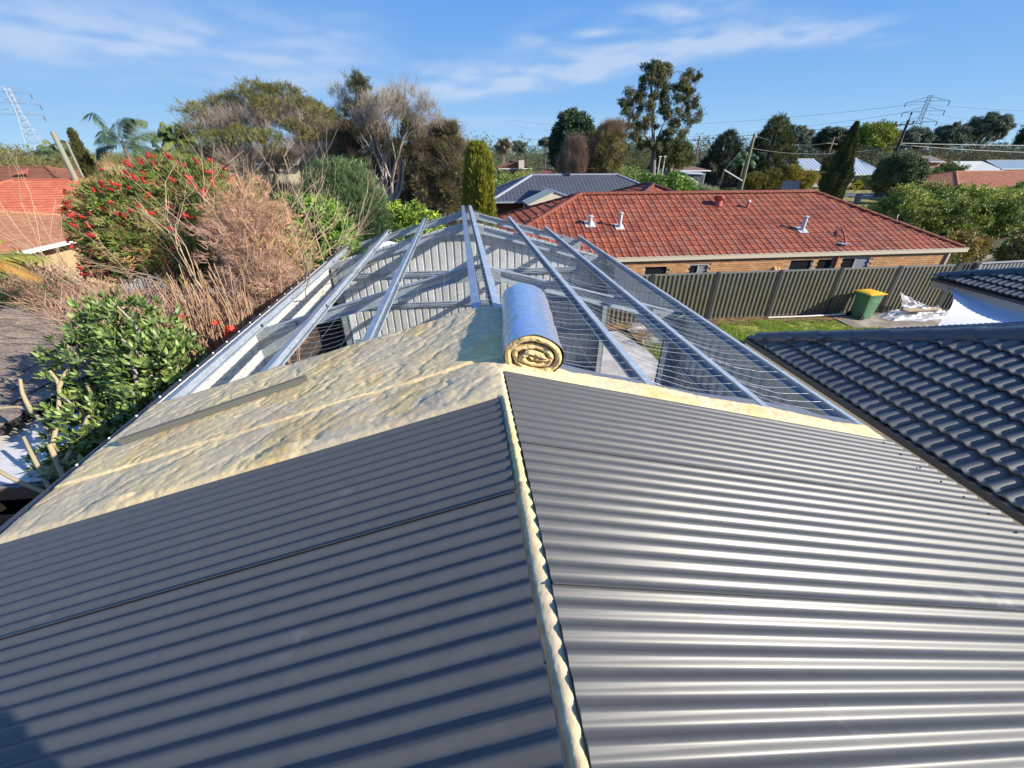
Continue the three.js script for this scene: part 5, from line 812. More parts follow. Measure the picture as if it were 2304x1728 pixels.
function frond(pts, n, len, w, seed, droop = .5) {                    // feather palm frond: rib and paired leaflets
  const r = mulberry(seed), c = new THREE.CatmullRomCurve3(pts), g = [taper(c.getPoints(10), .018, .004, 5, false)], P = [];
  for (let i = 0; i < n; i++) for (const s of [-1, 1]) { const t = .12 + .88 * i / n, p = c.getPoint(t), d = c.getTangent(t), side = new THREE.Vector3().crossVectors(d, R3(0, 1, 0)).normalize().multiplyScalar(s), l = len * Math.sin(Math.PI * (.15 + .8 * t)) * (.85 + .3 * r()), e = p.clone().addScaledVector(side, l * .75).addScaledVector(d, l * .55).add(R3(0, -droop * l + .12 * l * r(), 0)), m = p.clone().lerp(e, .5).add(R3(0, .1 * l, 0)), k = d.clone().multiplyScalar(w); P.push(p.x, p.y, p.z, m.x - k.x, m.y - k.y, m.z - k.z, m.x + k.x, m.y + k.y, m.z + k.z, m.x - k.x, m.y - k.y, m.z - k.z, e.x, e.y, e.z, m.x + k.x, m.y + k.y, m.z + k.z); }
  const q = new THREE.BufferGeometry(); q.setAttribute('position', new THREE.Float32BufferAttribute(P, 3)); q.computeVertexNormals(); g.push(q); return merge(g);
}
{ // cane palm at the left edge
  const t = thing('cane_palm', 'yellow green cane palm with arching fronds at the left edge above the shingle roof', 'palm'), r = mulberry(91), ms = [[.26, .26, .04], [.34, .26, .05], [.40, .22, .04], [.18, .24, .04]].map(c => leafM({ color: lin(...c), transmission: .2 }));
  part('trunk', [taper([R3(-8.9, 0, -7.4), R3(-8.8, 2.0, -7.3), R3(-8.7, 3.7, -7.2)], .07, .05, 8), taper([R3(-8.7, 0, -7.8), R3(-8.6, 1.8, -7.6), R3(-8.5, 3.3, -7.5)], .06, .045, 8)], mat([.35, .33, .14], .7), t);
  for (let k = 0; k < 20; k++) { const a = k / 20 * 6.28 + r() * .3, L = .95 + r() * .4, hx = Math.cos(a), hz = Math.sin(a), o = k % 2 ? R3(-8.7, 3.7, -7.2) : R3(-8.5, 3.3, -7.5); part('frond', frond([o, o.clone().add(R3(hx * L * .35, .5, hz * L * .35)), o.clone().add(R3(hx * L * .8, .55, hz * L * .8)), o.clone().add(R3(hx * L * 1.15, .15 + .3 * r(), hz * L * 1.15))], 34, .55, .02, 92 + k), ms[k % 4], t); }
}
// ---- left: middle distance
tree('leafy_bush', 'bright green leafy bush pressed against the round grey green bush', 'shrub', R3(-4.2, 0, -12.1), R3(-4.2, 1.2, -12.1), clumpsOn(-4.05, 2.6, -12.1, 1.15, 1.9, 1.0, 34, .45, 101, { lo: -.9 }).concat([[-4.0, 2.3, -11.1, .55, .8, .6, .8], [-3.5, 2.0, -12.6, .5, .7, .6, .6]]), { n: 8800, size: .95, geo: SP.broad, cols: G.bright, seed: 102, r0: .07, every: 4 });
tree('round_bush', 'dense round grey green bush with fine upright needles behind the leafy bush', 'shrub', R3(-3.75, 0, -15.2), R3(-3.75, 1.4, -15.2), [[-3.75, 3.4, -15.2, 1.4, 1.75, 1.2, 3], [-3.1, 2.9, -14.9, .85, 1.2, .8, 1.1], [-4.3, 2.9, -14.9, .8, 1.2, .8, 1]], { n: 9500, size: .8, geo: SP.needle, cols: [[.072, .131, .051], [.145, .232, .087], [.246, .334, .131]], seed: 112, r0: .08, every: 1, core: .22, rough: .12, up: 1.0, rand: .8 });
tree('fence_creeper', 'green creeper spilling along the ground beside the left wall of the shed', 'shrub', R3(-4.4, 0, -10.6), R3(-4.4, .6, -10.6), [[-4.5, 1.35, -10.6, .5, .9, .9, 1.4], [-4.4, 1.6, -11.6, .5, 1.0, .6, 1.2]], { n: 2400, size: .85, geo: SP.broad, cols: G.mid, seed: 122, r0: .04, every: 2 });
tree('vine', 'yellow green leafy vine over the fence behind the far end of the shed', 'vine', R3(-1.8, 0, -15.6), R3(-1.8, 1.6, -15.6), clumpsOn(-1.75, 2.75, -15.4, 1.05, .95, .6, 16, .4, 131, { lo: -.8 }), { n: 2600, size: 1.05, geo: SP.broad, cols: [[.145, .232, .029], [.319, .435, .051], [.522, .609, .087]], seed: 132, r0: .05, every: 3 });
tree('red_leaf_plant', 'small plant with rust red leaves in front of the picket fence', 'plant', R3(-2.85, 0, -14.6), R3(-2.85, 1.4, -14.6), [[-2.85, 2.5, -14.6, .22, .4, .2, 1], [-2.8, 2.0, -14.6, .2, .4, .2, 1]], { n: 260, size: .9, geo: SP.broad, cols: [[.29, .043, .022], [.522, .087, .036], [.609, .145, .043]], seed: 142, r0: .03, every: 1 });
// golden pencil conifer: upright overlapping sprays
function conifer(label, x, z, h, r, cols, n, seed, prof) {
  const t = thing('pencil_conifer', label, 'tree'), R = mulberry(seed), ms = [], cs = [], q = new THREE.Object3D();
  part('trunk', taper([R3(x, 0, z), R3(x, h * .5, z), R3(x, h * .92, z)], .12, .03, 7), M.bark, t);
  for (let i = 0; i < n; i++) { const v = R(), y = h * (.02 + .98 * v), a = R() * 6.283, flute = 1 + .12 * Math.sin(a * 7 + y * 1.2) + .10 * Math.sin(a * 3 - y * 2.1) + .22 * (noise(a * 2.2, y * .9, seed) - .5), rr = r * prof(v) * flute * (.80 + .22 * Math.sqrt(R())); q.position.set(x + Math.cos(a) * rr, y, z + Math.sin(a) * rr); q.quaternion.setFromUnitVectors(R3(0, 1, 0), R3(Math.cos(a) * .32 + (R() - .5) * .3, 1, Math.sin(a) * .32 + (R() - .5) * .3).normalize()); q.rotateY(R() * 6); const s = .9 + .7 * R(); q.scale.set(s, s * 1.6, s); q.updateMatrix(); ms.push(q.matrix.clone()); const k = clamp(R() * .7 + .5 * (flute - .85), 0, .99) * (cols.length - 1), A = cols[Math.floor(k)], B = cols[Math.floor(k) + 1] || A, f = k % 1; cs.push(lin(lerp(A[0], B[0], f), lerp(A[1], B[1], f), lerp(A[2], B[2], f))); }
  instanced('crown', SP.scale, LEAF, ms, cs, t); return t;
}
conifer('golden green rounded pencil conifer standing behind the shed ridge', .8, -17.2, 5.5, .53, [[.13, .14, .012], [.28, .29, .02], [.46, .44, .035]], 8200, 151, v => (1.12 - .42 * v) * (v > .78 ? Math.sqrt(Math.max(0, 1 - Math.pow((v - .78) / .23, 2))) * .98 + .02 : 1));
conifer('tall dark green pencil cypress with a pointed tip beside the yellow road sign', 42.3, -46, 8.05, 1.12, [[.03, .05, .012], [.08, .11, .018], [.20, .22, .035]], 9000, 161, v => v < .35 ? .85 + .43 * v : Math.pow(Math.max(0, (1 - v) / .65), .75));
conifer('thin dark cypress beside the two leaning poles on the left', -25.0, -34.5, 6.55, .55, [[.03, .045, .012], [.09, .10, .02], [.18, .16, .03]], 1800, 171, v => Math.pow(1 - v, .5));

// ---- left skyline: umbrella shaped tea trees, the dead tree
{
  const C1 = [[-12.6, 7.1, -26, 1.1, .55, 1.1, 1.2], [-11.6, 7.5, -26.4, 1.0, .5, 1, 1.2], [-10.7, 7.7, -26.5, .9, .45, 1, .9], [-9.7, 8.0, -26.2, 1.1, .6, 1, 1.6], [-9.2, 7.35, -25.6, .8, .6, .8, 1.2], [-8.5, 8.0, -26.6, 1.0, .5, 1, 1.2], [-12.9, 6.3, -25.6, 1.0, .45, 1, .8], [-13.0, 5.3, -25.8, 1.2, .45, 1, 1.2], [-11.6, 5.9, -25.2, 1.2, .5, .9, 1.4], [-10.4, 6.1, -25, .9, .5, .9, 1.1], [-9.3, 5.95, -25, .9, .45, .9, 1.1], [-8.9, 5.2, -25.2, .9, .6, .9, 1]];
  const T1 = [[-12.1, 6.6, -26, 1.2, .8, 1, 2], [-10.8, 6.9, -26, 1.2, .7, 1, 2], [-9.6, 7.0, -26, 1.0, .7, 1, 1.6], [-12.4, 5.1, -26, 1.3, .6, 1, 1.6], [-10.9, 5.2, -25.4, 1.2, .7, 1, 1.8], [-9.5, 5.1, -25.4, 1.0, .7, 1, 1.6], [-8.6, 7.2, -26.3, 1, .7, 1, 1.4], [-11.0, 4.3, -25.6, 1.6, .5, .8, 1]];
  tree('tea_tree', 'wide umbrella shaped tea tree with patchy green pads and grey twigs left of centre', 'tree', R3(-10.3, 0, -26), R3(-10.35, 3.3, -26), C1.concat(T1), { n: 1, size: .1, cols: G.mid, seed: 201, r0: .22, every: 1, arch: .3, bark: M.bark, tipR: .03, twig: 2300, twigSize: .8, twigGeo: TW.airy, twigClumps: T1, twigCols: [[.36, .28, .22], [.50, .41, .34], [.62, .53, .45]] });
  foliage('foliage', SP.needle, LEAF, C1.map(c => [c[0], c[1] + .1, c[2], c[3] * .9, c[4] * .72, c[5], c[6]]), 3600, .8, [[.12, .12, .03], [.22, .22, .05], [.34, .33, .09]], 203, scene.children.at(-1), { core: .4, rough: .4 });
  const C2 = [[-7.6, 7.4, -26.2, .9, .5, .9, 1.3], [-6.9, 7.0, -26, .9, .6, .9, 1.4], [-6.5, 6.4, -25.8, .7, .5, .8, .9], [-8.1, 6.5, -25.4, .6, .4, .6, .8], [-7.3, 6.1, -25.2, .6, .35, .6, .7], [-6.3, 6.9, -26.3, .5, .5, .5, .6]];
  const T2 = [[-7.4, 6.6, -26, 1.1, .8, 1, 2], [-6.3, 6.0, -25.8, 1.0, .8, .9, 2], [-6.0, 5.3, -25.5, .9, .6, .8, 1.4], [-8.0, 5.6, -25.5, .8, .6, .8, 1.2], [-7.3, 4.9, -25.2, .9, .7, .8, 1.4]];
  tree('tea_tree', 'second tea tree with a tall forked dark trunk and bare grey lower twigs', 'tree', R3(-8.25, 0, -25.6), R3(-8.2, 4.9, -25.7), C2.concat(T2), { n: 1, size: .1, cols: G.mid, seed: 211, r0: .2, every: 1, arch: .4, tipR: .03, twig: 1900, twigSize: .8, twigGeo: TW.airy, twigClumps: T2, twigCols: [[.40, .31, .25], [.56, .45, .37], [.66, .56, .47]] });
  foliage('foliage', SP.needle, LEAF, C2.map(c => [c[0], c[1] + .1, c[2], c[3] * .9, c[4] * .72, c[5], c[6]]), 1700, .8, [[.13, .13, .033], [.23, .22, .055], [.35, .33, .10]], 213, scene.children.at(-1), { core: .4, rough: .4 });
}
{ // nearly dead tree: long bare upright limbs
  const t = thing('dead_tree', 'nearly dead tall tree with pale bare branches reaching high above the others', 'tree'), r = mulberry(227), g = [], tips = [];
  g.push(taper([R3(-3.3, 0, -22), R3(-3.35, 1.8, -22), R3(-3.25, 3.1, -22)], .24, .20, 9));
  for (const [dx, dy, dz, L, q] of [[-.12, 1, 0, 1.35, .11], [.14, 1, .1, 1.25, .12], [.38, 1, -.1, 1.25, .12], [-.4, 1, .1, 1.0, .09], [.6, .9, .2, 1.1, .09], [.05, 1, -.3, 1.45, .1]]) grow(g, R3(-3.25, 3.0, -22), R3(dx, dy, dz).normalize(), L, q, 5, r, { spread: .5, bend: .32, up: 1.3 }, tips);
  part('trunk', merge(g), M.barkPale, t);
  foliage('twigs', TW.mist, LEAF_DRY, tips.slice(0, 220).map(p => [p.x, p.y, p.z, .28, .34, .28, 1]), 1000, .75, [[.34, .29, .23], [.46, .40, .32], [.54, .48, .39]], 223, t, { core: .5, up: 1.2, out: .4 });
  foliage('foliage', SP.needle, LEAF, [[-3.95, 7.9, -22, .45, .4, .4, 1], [-4.4, 7.0, -22.2, .5, .4, .4, 1], [-2.1, 6.3, -21.8, .28, .4, .28, .7], [-3.4, 7.2, -21.8, .3, .3, .3, .4], [-2.6, 5.6, -21.6, .5, .4, .4, .5]], 1100, .75, [[.05, .075, .02], [.12, .14, .03], [.22, .17, .07]], 224, t, { core: .4 });
}
tree('casuarina', 'brown green feathery casuarina mass just left of the golden conifer', 'tree', R3(-.7, 0, -22.5), R3(-.7, 2, -22.5), clumpsOn(-.75, 4.2, -22.4, 1.5, 2.1, 1.1, 34, .55, 231, { lo: -.9 }), { n: 7000, size: .95, geo: SP.needle, cols: [[.109, .109, .032], [.203, .189, .058], [.319, .275, .102]], seed: 232, r0: .15, every: 3, twig: 3600, twigSize: .8, twigCols: [[.20, .15, .10], [.32, .25, .18], [.42, .34, .26]], rough: .4 });
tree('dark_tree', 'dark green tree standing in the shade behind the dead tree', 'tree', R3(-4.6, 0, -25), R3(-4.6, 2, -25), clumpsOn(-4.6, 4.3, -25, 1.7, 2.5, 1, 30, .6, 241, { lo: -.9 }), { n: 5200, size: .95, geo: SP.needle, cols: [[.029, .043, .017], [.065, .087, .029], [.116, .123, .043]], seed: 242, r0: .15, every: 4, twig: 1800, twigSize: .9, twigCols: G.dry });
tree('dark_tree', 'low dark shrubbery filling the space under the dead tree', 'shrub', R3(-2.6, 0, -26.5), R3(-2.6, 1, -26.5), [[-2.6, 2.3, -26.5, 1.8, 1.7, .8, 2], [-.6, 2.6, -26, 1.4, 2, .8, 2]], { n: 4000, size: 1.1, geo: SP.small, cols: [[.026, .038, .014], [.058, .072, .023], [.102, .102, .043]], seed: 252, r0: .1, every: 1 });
{ const T = [[-10.6, 3.4, -23, 1.6, .9, .8, 2], [-8.6, 3.3, -22.6, 1.5, .8, .8, 2], [-12, 3.6, -23, 1.2, .8, .8, 1.4], [-6.6, 3.1, -22, 1.2, .8, .8, 1.4]]; const t = thing('dry_scrub', 'grey brown leafless scrub below the umbrella shaped tea trees', 'shrub'); foliage('twigs', TW.mist, LEAF_DRY, T, 4200, .9, [[.20, .15, .11], [.33, .26, .20], [.42, .28, .22]], 261, t, { core: .5, up: .9 }); foliage('foliage', SP.small, LEAF, T, 1500, .9, [[.09, .10, .03], [.16, .14, .05], [.3, .08, .06]], 262, t); }
// palms on the left
function featherPalm(label, base, h, lean, n, L, cols, seed, o = {}) {
  const t = thing('palm_tree', label, 'palm', [0, 0, 0], o.group), r = mulberry(seed), top = base.clone().add(R3(lean, h, 0)); part('trunk', taper([base, base.clone().lerp(top, .5).add(R3(lean * .1, 0, 0)), top], o.r || .16, .11, 8), M.barkGrey, t);
  for (let k = 0; k < n; k++) { const a = k * 2.4 + r() * .4, el = lerp(1.25, -.35, k / n), hx = Math.cos(a), hz = Math.sin(a), LL = L * (.8 + .35 * r()); const d = R3(hx * Math.cos(el), Math.sin(el), hz * Math.cos(el)); part('frond', frond([top, top.clone().addScaledVector(d, LL * .4), top.clone().addScaledVector(d, LL * .75).add(R3((o.wind || 0) * .3, -.10 * LL, 0)), top.clone().addScaledVector(d, LL).add(R3((o.wind || 0), -.34 * LL, 0))], 34, LL * .36, .032, seed + k, .95), cols[k % cols.length], t); }
}
const pm = c => leafM({ color: lin(...c), transmission: .15 }), palmG = [pm([.05, .10, .05]), pm([.07, .13, .06]), pm([.10, .15, .05])], palmY = [pm([.09, .14, .03]), pm([.16, .19, .04]), pm([.06, .10, .03])];
featherPalm('tall feathery palm with drooping fronds against the sky on the left', R3(-22.5, 0, -35), 6.0, 0, 11, 2.6, palmG, 301, { wind: .55 });
featherPalm('shorter palm with a tuft of arching fronds left of the umbrella tree', R3(-17.4, 0, -32), 6.2, .05, 22, 1.25, palmY, 321);
featherPalm('small palm crown rising just right of the tall feathery palm', R3(-21.0, 0, -36.5), 5.2, .2, 12, 1.3, palmG, 341);
featherPalm('low bushy palm beyond the leaning poles', R3(-45.5, 0, -60), 5.2, 0, 18, 2.4, palmY, 361);
featherPalm('distant date palm with a shaggy skirt in the gap right of the golden conifer', R3(10.2, 0, -100), 6.9, 0, 26, 2.2, [pm([.10, .12, .05]), pm([.2, .17, .08])], 381, { r: .4 });
foliage('skirt', TW.long, LEAF_DRY, [[10.2, 6.2, -100, 1.1, 1.3, 1.1]], 500, 1.6, G.dry, 391, scene.children.at(-1));

// ------------------------------------------------------------------ middle and far trees on the right
tree('dark_tree', 'dense dark green tree behind the brown shrub in the middle distance', 'tree', R3(11.2, 0, -44), R3(11.2, 3, -44), clumpsOn(11.2, 6.0, -44, 1.9, 2.6, 1.8, 46, .75, 401, { lo: -.8 }), { n: 7500, size: 1.5, geo: SP.broad, cols: [[.025, .061, .025], [.054, .117, .04], [.109, .2, .054]], seed: 402, r0: .25, every: 4 });
tree('brown_shrub', 'upright brown leafless shrub in front of the dark green tree', 'shrub', R3(10.6, 0, -41), R3(10.6, 1.5, -41), clumpsOn(10.6, 4.4, -41, 1.0, 1.6, .8, 18, .5, 411), { n: 300, size: 1, geo: SP.needle, cols: G.dry, seed: 412, r0: .1, every: 1, twig: 3000, twigSize: 1.2, twigGeo: TW.long, twigCols: [[.22, .15, .10], [.34, .24, .17], [.42, .30, .22]], twigO: { up: 1.4, out: .3 } });
tree('olive_tree', 'sparse olive green tree with bare tops left of the tall gum tree', 'tree', R3(14.2, 0, -42), R3(14.0, 2.2, -42), clumpsOn(13.7, 5.2, -42, 1.8, 2.2, 1.4, 30, .6, 421, { lo: -.7 }), { n: 4200, size: 1.2, geo: SP.needle, cols: [[.109, .109, .036], [.236, .217, .064], [.399, .362, .109]], seed: 422, r0: .16, every: 2, bark: M.barkPale, twig: 2600, twigSize: 1.1, twigClumps: [[14.2, 6.9, -42, 1.2, .9, 1, 1], [13.6, 5, -42, 1.7, 1.8, 1, 2]], twigCols: G.tan, rough: .4 });
{ // the tall gum: pale trunk, hanging leaf clumps with sky between
  const b = R3(20.6, 0, -45.5), f = R3(20.1, 5.6, -45.5);
  const C = [[18.6, 12.5, -45.5, 1.1, .65, 1], [19.6, 12.6, -45.8, .8, .5, .8], [20.4, 11.8, -45.3, .9, .8, .9], [21.9, 11.4, -45.5, 1.0, .8, .9], [22.8, 11.9, -45.6, .7, .5, .7], [18.3, 11.2, -45.2, .9, .7, .9], [19.4, 10.7, -45, 1, .8, .9], [17.1, 10.1, -45.4, 1.0, .7, .9], [16.7, 9.2, -45.3, .9, .7, .9], [18.2, 9.4, -45, 1.0, .8, .9], [21.4, 10.2, -45.1, 1.1, .8, .9], [22.9, 10.2, -45.4, .8, .7, .8], [23.3, 9.0, -45.2, .8, .8, .8], [22.4, 8.3, -45, 1.1, .8, .9], [20.9, 8.6, -44.8, .9, .7, .9], [17.2, 7.9, -45, 1.0, .7, .9], [16.3, 7.4, -45.2, .8, .6, .8], [18.5, 7.6, -45, 1.0, .7, .9], [21.9, 7.0, -44.8, 1.0, .7, .9], [20.4, 7.2, -45, .9, .6, .9], [18.0, 6.4, -45, 1.1, .7, 1], [19.6, 6.3, -44.8, 1.0, .6, .9], [16.6, 6.2, -45, .9, .6, .8], [21.4, 5.9, -44.8, .9, .6, .8], [19.8, 9.6, -45.3, .8, .9, .8], [18.9, 11.9, -45.2, .6, .9, .6]].map(c => { const d = (c[1] - 5.4); return [c[0] * 1.0 + .0 * d, c[1], c[2], c[3] * .84, c[4] * 1.0, c[5] * .84, c[3] * c[4]]; }).flatMap((c, i) => [0, 1, 2, 3].map(k => { const h = (n) => hash(i, k, n) - .5; return [c[0] + h(1) * 1.9 * c[3], c[1] + h(2) * 1.9 * c[4], c[2] + h(3) * 1.6, c[3] * (.5 + .45 * (h(4) + .5)), c[4] * (.5 + .4 * (h(5) + .5)), c[5] * .6, c[6]]; }));
  tree('gum_tree', 'tallest gum tree with a pale straight trunk and hanging leaf clumps right of centre', 'tree', b, f, C, { n: 9000, size: .98, geo: SP.droop, cols: [[.054, .081, .033], [.136, .154, .054], [.362, .307, .109]], seed: 432, r0: .34, every: 3, arch: .5, bark: M.barkGrey, rough: .5, core: .4, up: -.2 });
}
tree('green_shrubs', 'bright green shrubs at the foot of the tall gum tree', 'shrub', R3(20, 0, -41), R3(20, .8, -41), [[18.4, 2.4, -41, 1.6, 1.2, 1, 2], [20.6, 2.5, -41.5, 1.5, 1.3, 1, 2], [22.3, 2.2, -42, 1.2, 1.1, 1, 1.4], [17, 2.0, -42, 1, 1, .8, 1]], { n: 4200, size: 1.3, geo: SP.broad, cols: G.bright, seed: 442, r0: .1, every: 1 });
tree('silver_shrub', 'pale silvery shrub between the green shrubs and the covered caravan', 'shrub', R3(25, 0, -46), R3(25, .6, -46), [[24.6, 1.9, -46, 1.6, .9, 1, 2], [27, 1.5, -46, 1.6, .7, 1, 1.6]], { n: 1900, size: 1.2, geo: SP.needle, cols: [[.217, .254, .128], [.399, .435, .236], [.544, .562, .326]], seed: 452, r0: .08, every: 1 });
tree('mid_tree', 'light green tree tucked behind the tall gum tree', 'tree', R3(25.5, 0, -52), R3(25.5, 2, -52), clumpsOn(25.2, 5, -52, 2, 1.7, 1.4, 20, .8, 461), { n: 3400, size: 1.4, geo: SP.small, cols: G.olive, seed: 462, r0: .2, every: 3 });
{ // pines beside the big leaning pole
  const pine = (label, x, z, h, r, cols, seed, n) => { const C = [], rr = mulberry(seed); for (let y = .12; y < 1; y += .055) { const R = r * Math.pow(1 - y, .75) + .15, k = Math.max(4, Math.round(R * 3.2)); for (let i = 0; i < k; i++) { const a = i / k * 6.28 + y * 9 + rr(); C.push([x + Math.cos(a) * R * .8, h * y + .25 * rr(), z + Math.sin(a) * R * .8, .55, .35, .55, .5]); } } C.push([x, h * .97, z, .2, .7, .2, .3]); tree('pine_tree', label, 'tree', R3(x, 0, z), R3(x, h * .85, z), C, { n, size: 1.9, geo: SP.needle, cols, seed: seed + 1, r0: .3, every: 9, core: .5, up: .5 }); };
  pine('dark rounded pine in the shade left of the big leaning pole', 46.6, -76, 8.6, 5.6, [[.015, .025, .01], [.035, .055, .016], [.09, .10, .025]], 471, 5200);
  pine('broad sunlit green pine just right of the big leaning pole', 53.6, -74, 10.7, 6.6, [[.04, .06, .014], [.10, .13, .022], [.22, .24, .035]], 481, 8200); }
featherPalm('bright green palm crown in front of the dark rounded pine', R3(46.6, 0, -70), 4.4, 0, 18, 2.2, [pm([.06, .13, .04]), pm([.10, .19, .05])], 491);
tree('olive_shrubs', 'row of yellow olive shrubs along the verge right of the leaning pole', 'shrub', R3(52, 0, -69), R3(52, .5, -69), [[48.5, 1.3, -69, 1.9, 1.2, 1.2, 2], [51.5, 1.5, -69, 2, 1.4, 1.2, 2.4], [55, 1.9, -69, 1.8, 1.6, 1.2, 2.4], [57.8, 1.5, -69, 1.8, 1.3, 1.2, 2]], { n: 6500, size: 1.6, geo: SP.small, cols: [[.128, .117, .021], [.307, .271, .04], [.58, .471, .073]], seed: 502, r0: .12, every: 1 });
tree('dark_shrub', 'dark leafy shrub between the two pale blue grey roofs', 'shrub', R3(64.8, 0, -72), R3(64.8, .8, -72), [[64.6, 3.2, -72, 1.9, 2.2, 1.4, 2], [63.8, 1.5, -71, 1.8, 1.4, 1.2, 1.4]], { n: 3400, size: 1.6, geo: SP.small, cols: [[.054, .073, .025], [.128, .145, .04], [.271, .254, .073]], seed: 512, r0: .16, every: 1 });
tree('front_garden_shrubs', 'low mixed shrubs under the pale hipped sheet roof', 'shrub', R3(69, 0, -68), R3(69, .4, -68), [[67.5, 1.1, -68, 1.6, 1.0, 1, 1.4], [70.5, 1.3, -68, 1.5, 1.1, 1, 1.4], [73, 1.5, -68.5, 1.4, 1.2, 1, 1.3]], { n: 3200, size: 1.4, geo: SP.small, cols: [[.09, .128, .054], [.217, .254, .109], [.453, .399, .217]], seed: 522, r0: .1, every: 1 });
tree('round_street_tree', 'dark green round headed street tree on the verge in front of the beige roof', 'tree', R3(52.1, 0, -48.1), R3(52.2, 1.5, -48.1), clumpsOn(52.1, 3.15, -48.1, 2.3, 2.1, 2.2, 60, .7, 531, { lo: -.85 }), { n: 8200, size: 1.4, geo: SP.broad, cols: [[.055, .085, .032], [.12, .165, .05], [.24, .29, .09]], seed: 532, r0: .16, every: 6, core: .3 });
{ // the big hedge
  const C = [], r = mulberry(541); for (let k = 0; k < 190; k++) { const u = r(), x = lerp(28.6, 45, u), z = lerp(-25.5, -27.5, u) - r() * 3.2 + .6, y = .6 + r() * (2.3 + .3 * Math.sin(u * 7)) * (u < .08 ? .45 + u * 6 : 1); C.push([x, y, z, .85, .55, .85, 1]); }
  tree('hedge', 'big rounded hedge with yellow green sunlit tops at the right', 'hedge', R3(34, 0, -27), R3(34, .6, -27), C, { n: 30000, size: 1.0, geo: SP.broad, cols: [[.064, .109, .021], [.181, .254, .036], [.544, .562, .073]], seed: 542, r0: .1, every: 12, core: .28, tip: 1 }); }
tree('garden_bush', 'rusty green bush behind the corner of the dark fence', 'shrub', R3(23.6, 0, -17.4), R3(23.6, .4, -17.4), [[22.9, .75, -17.5, .9, .7, .7, 1.2], [24.3, 1.15, -18, .9, .9, .8, 1.5], [25.6, 1.2, -18.3, .8, .8, .7, 1.2]], { n: 2600, size: .95, geo: SP.broad, cols: [[.109, .128, .027], [.29, .254, .045], [.58, .326, .09]], seed: 552, r0: .05, every: 1 });
tree('garden_bush', 'dark round bush at the right edge behind the silver gate', 'shrub', R3(28, 0, -17.6), R3(28, .4, -17.6), [[27.8, .9, -17.6, 1.0, .9, .8, 1.4], [29.2, 1.3, -17.9, 1.1, 1.1, .9, 1.8]], { n: 2400, size: 1, geo: SP.broad, cols: [[.054, .081, .021], [.164, .181, .04], [.471, .344, .09]], seed: 562, r0: .05, every: 1 });
tree('garden_bush', 'leafy shrub under the right end of the red roof', 'shrub', R3(21.9, 0, -16.6), R3(21.9, .3, -16.6), [[21.8, .5, -16.7, .6, .6, .5, 1], [22.6, .45, -15.9, .6, .5, .5, 1]], { n: 1100, size: .9, geo: SP.broad, cols: G.mid, seed: 572, r0: .04, every: 1 });
struct('left_path', prism([[26.8, -20.2], [29.8, -20.3], [33.5, -22], [31, -22.2]], -.02, .04), M.pave);
struct('lawn', prism([[22.5, -18.8], [30, -19.6], [27.8, -16], [22, -15.2]], -.02, .015), lawnMat);
tree('low_shrubs', 'dark shrub mass in front of the green steel fence', 'shrub', R3(68, 0, -54.5), R3(68, .4, -54.5), [[66.5, 2.1, -57, 2.4, 1.3, 1.4, 2], [70.2, 2.6, -57.5, 2.2, 1.4, 1.4, 2]], { n: 3600, size: 1.5, geo: SP.small, cols: G.mid, seed: 582, r0: .1, every: 1 });
// skyline trees that can be told apart on the right
tree('round_tree', 'yellow green round headed tree on the skyline right of the pencil cypress', 'tree', R3(114, 0, -117), R3(114, 3, -117), clumpsOn(114.5, 8.4, -117, 5.2, 3.6, 4, 40, 1.9, 601, { lo: -.6 }), { n: 5200, size: 3, geo: SP.broad, cols: [[.109, .145, .021], [.29, .344, .04], [.544, .58, .064]], seed: 602, r0: .4, every: 5 });
tree('skyline_gum', 'tall wispy gum tree on the skyline at the far right', 'tree', R3(165, 0, -130), R3(165, 6, -130), clumpsOn(165, 11.5, -130, 6, 4.5, 4, 34, 1.7, 611, { lo: -.6, in: .5 }), { n: 5200, size: 3.2, geo: SP.droop, cols: G.grey, seed: 612, r0: .4, every: 2, bark: M.barkPale });
tree('skyline_gum', 'wispy gum tree left of the tallest one at the far right', 'tree', R3(152.5, 0, -130), R3(152.5, 5, -130), clumpsOn(153, 9.6, -130, 4.8, 3.3, 4, 24, 1.6, 621, { lo: -.6, in: .5 }), { n: 3600, size: 3, geo: SP.droop, cols: G.grey, seed: 622, r0: .4, every: 2, bark: M.barkPale });
tree('skyline_gum', 'dark gum crown cut by the right edge of the picture', 'tree', R3(181, 0, -126), R3(181, 5, -126), clumpsOn(181, 10, -126, 6, 4.4, 4, 24, 2, 631, { lo: -.6 }), { n: 3600, size: 3, geo: SP.droop, cols: G.dark, seed: 632, r0: .4, every: 3 });
tree('skyline_gum', 'grey green gum behind the lattice pylon on the right', 'tree', R3(137, 0, -128), R3(137, 4, -128), clumpsOn(137.5, 8.6, -128, 5.6, 3, 4, 24, 1.9, 641, { lo: -.6 }), { n: 3400, size: 3, geo: SP.droop, cols: G.grey, seed: 642, r0: .4, every: 3 });
tree('skyline_gum', 'pale wispy gum just right of the broad sunlit pine', 'tree', R3(98, 0, -125), R3(98, 4, -125), clumpsOn(98, 9.2, -125, 3.6, 2.9, 3, 20, 1.3, 651, { lo: -.5, in: .4 }), { n: 2600, size: 2.6, geo: SP.droop, cols: G.grey, seed: 652, r0: .3, every: 2, bark: M.barkPale });
tree('skyline_gum', 'dark round gum crown between the pale wispy gum and the pencil cypress', 'tree', R3(111, 0, -128), R3(111, 4, -128), clumpsOn(111, 8.6, -128, 4.6, 3, 4, 24, 1.7, 661, { lo: -.6 }), { n: 3200, size: 3, geo: SP.droop, cols: G.dark, seed: 662, r0: .3, every: 3 });
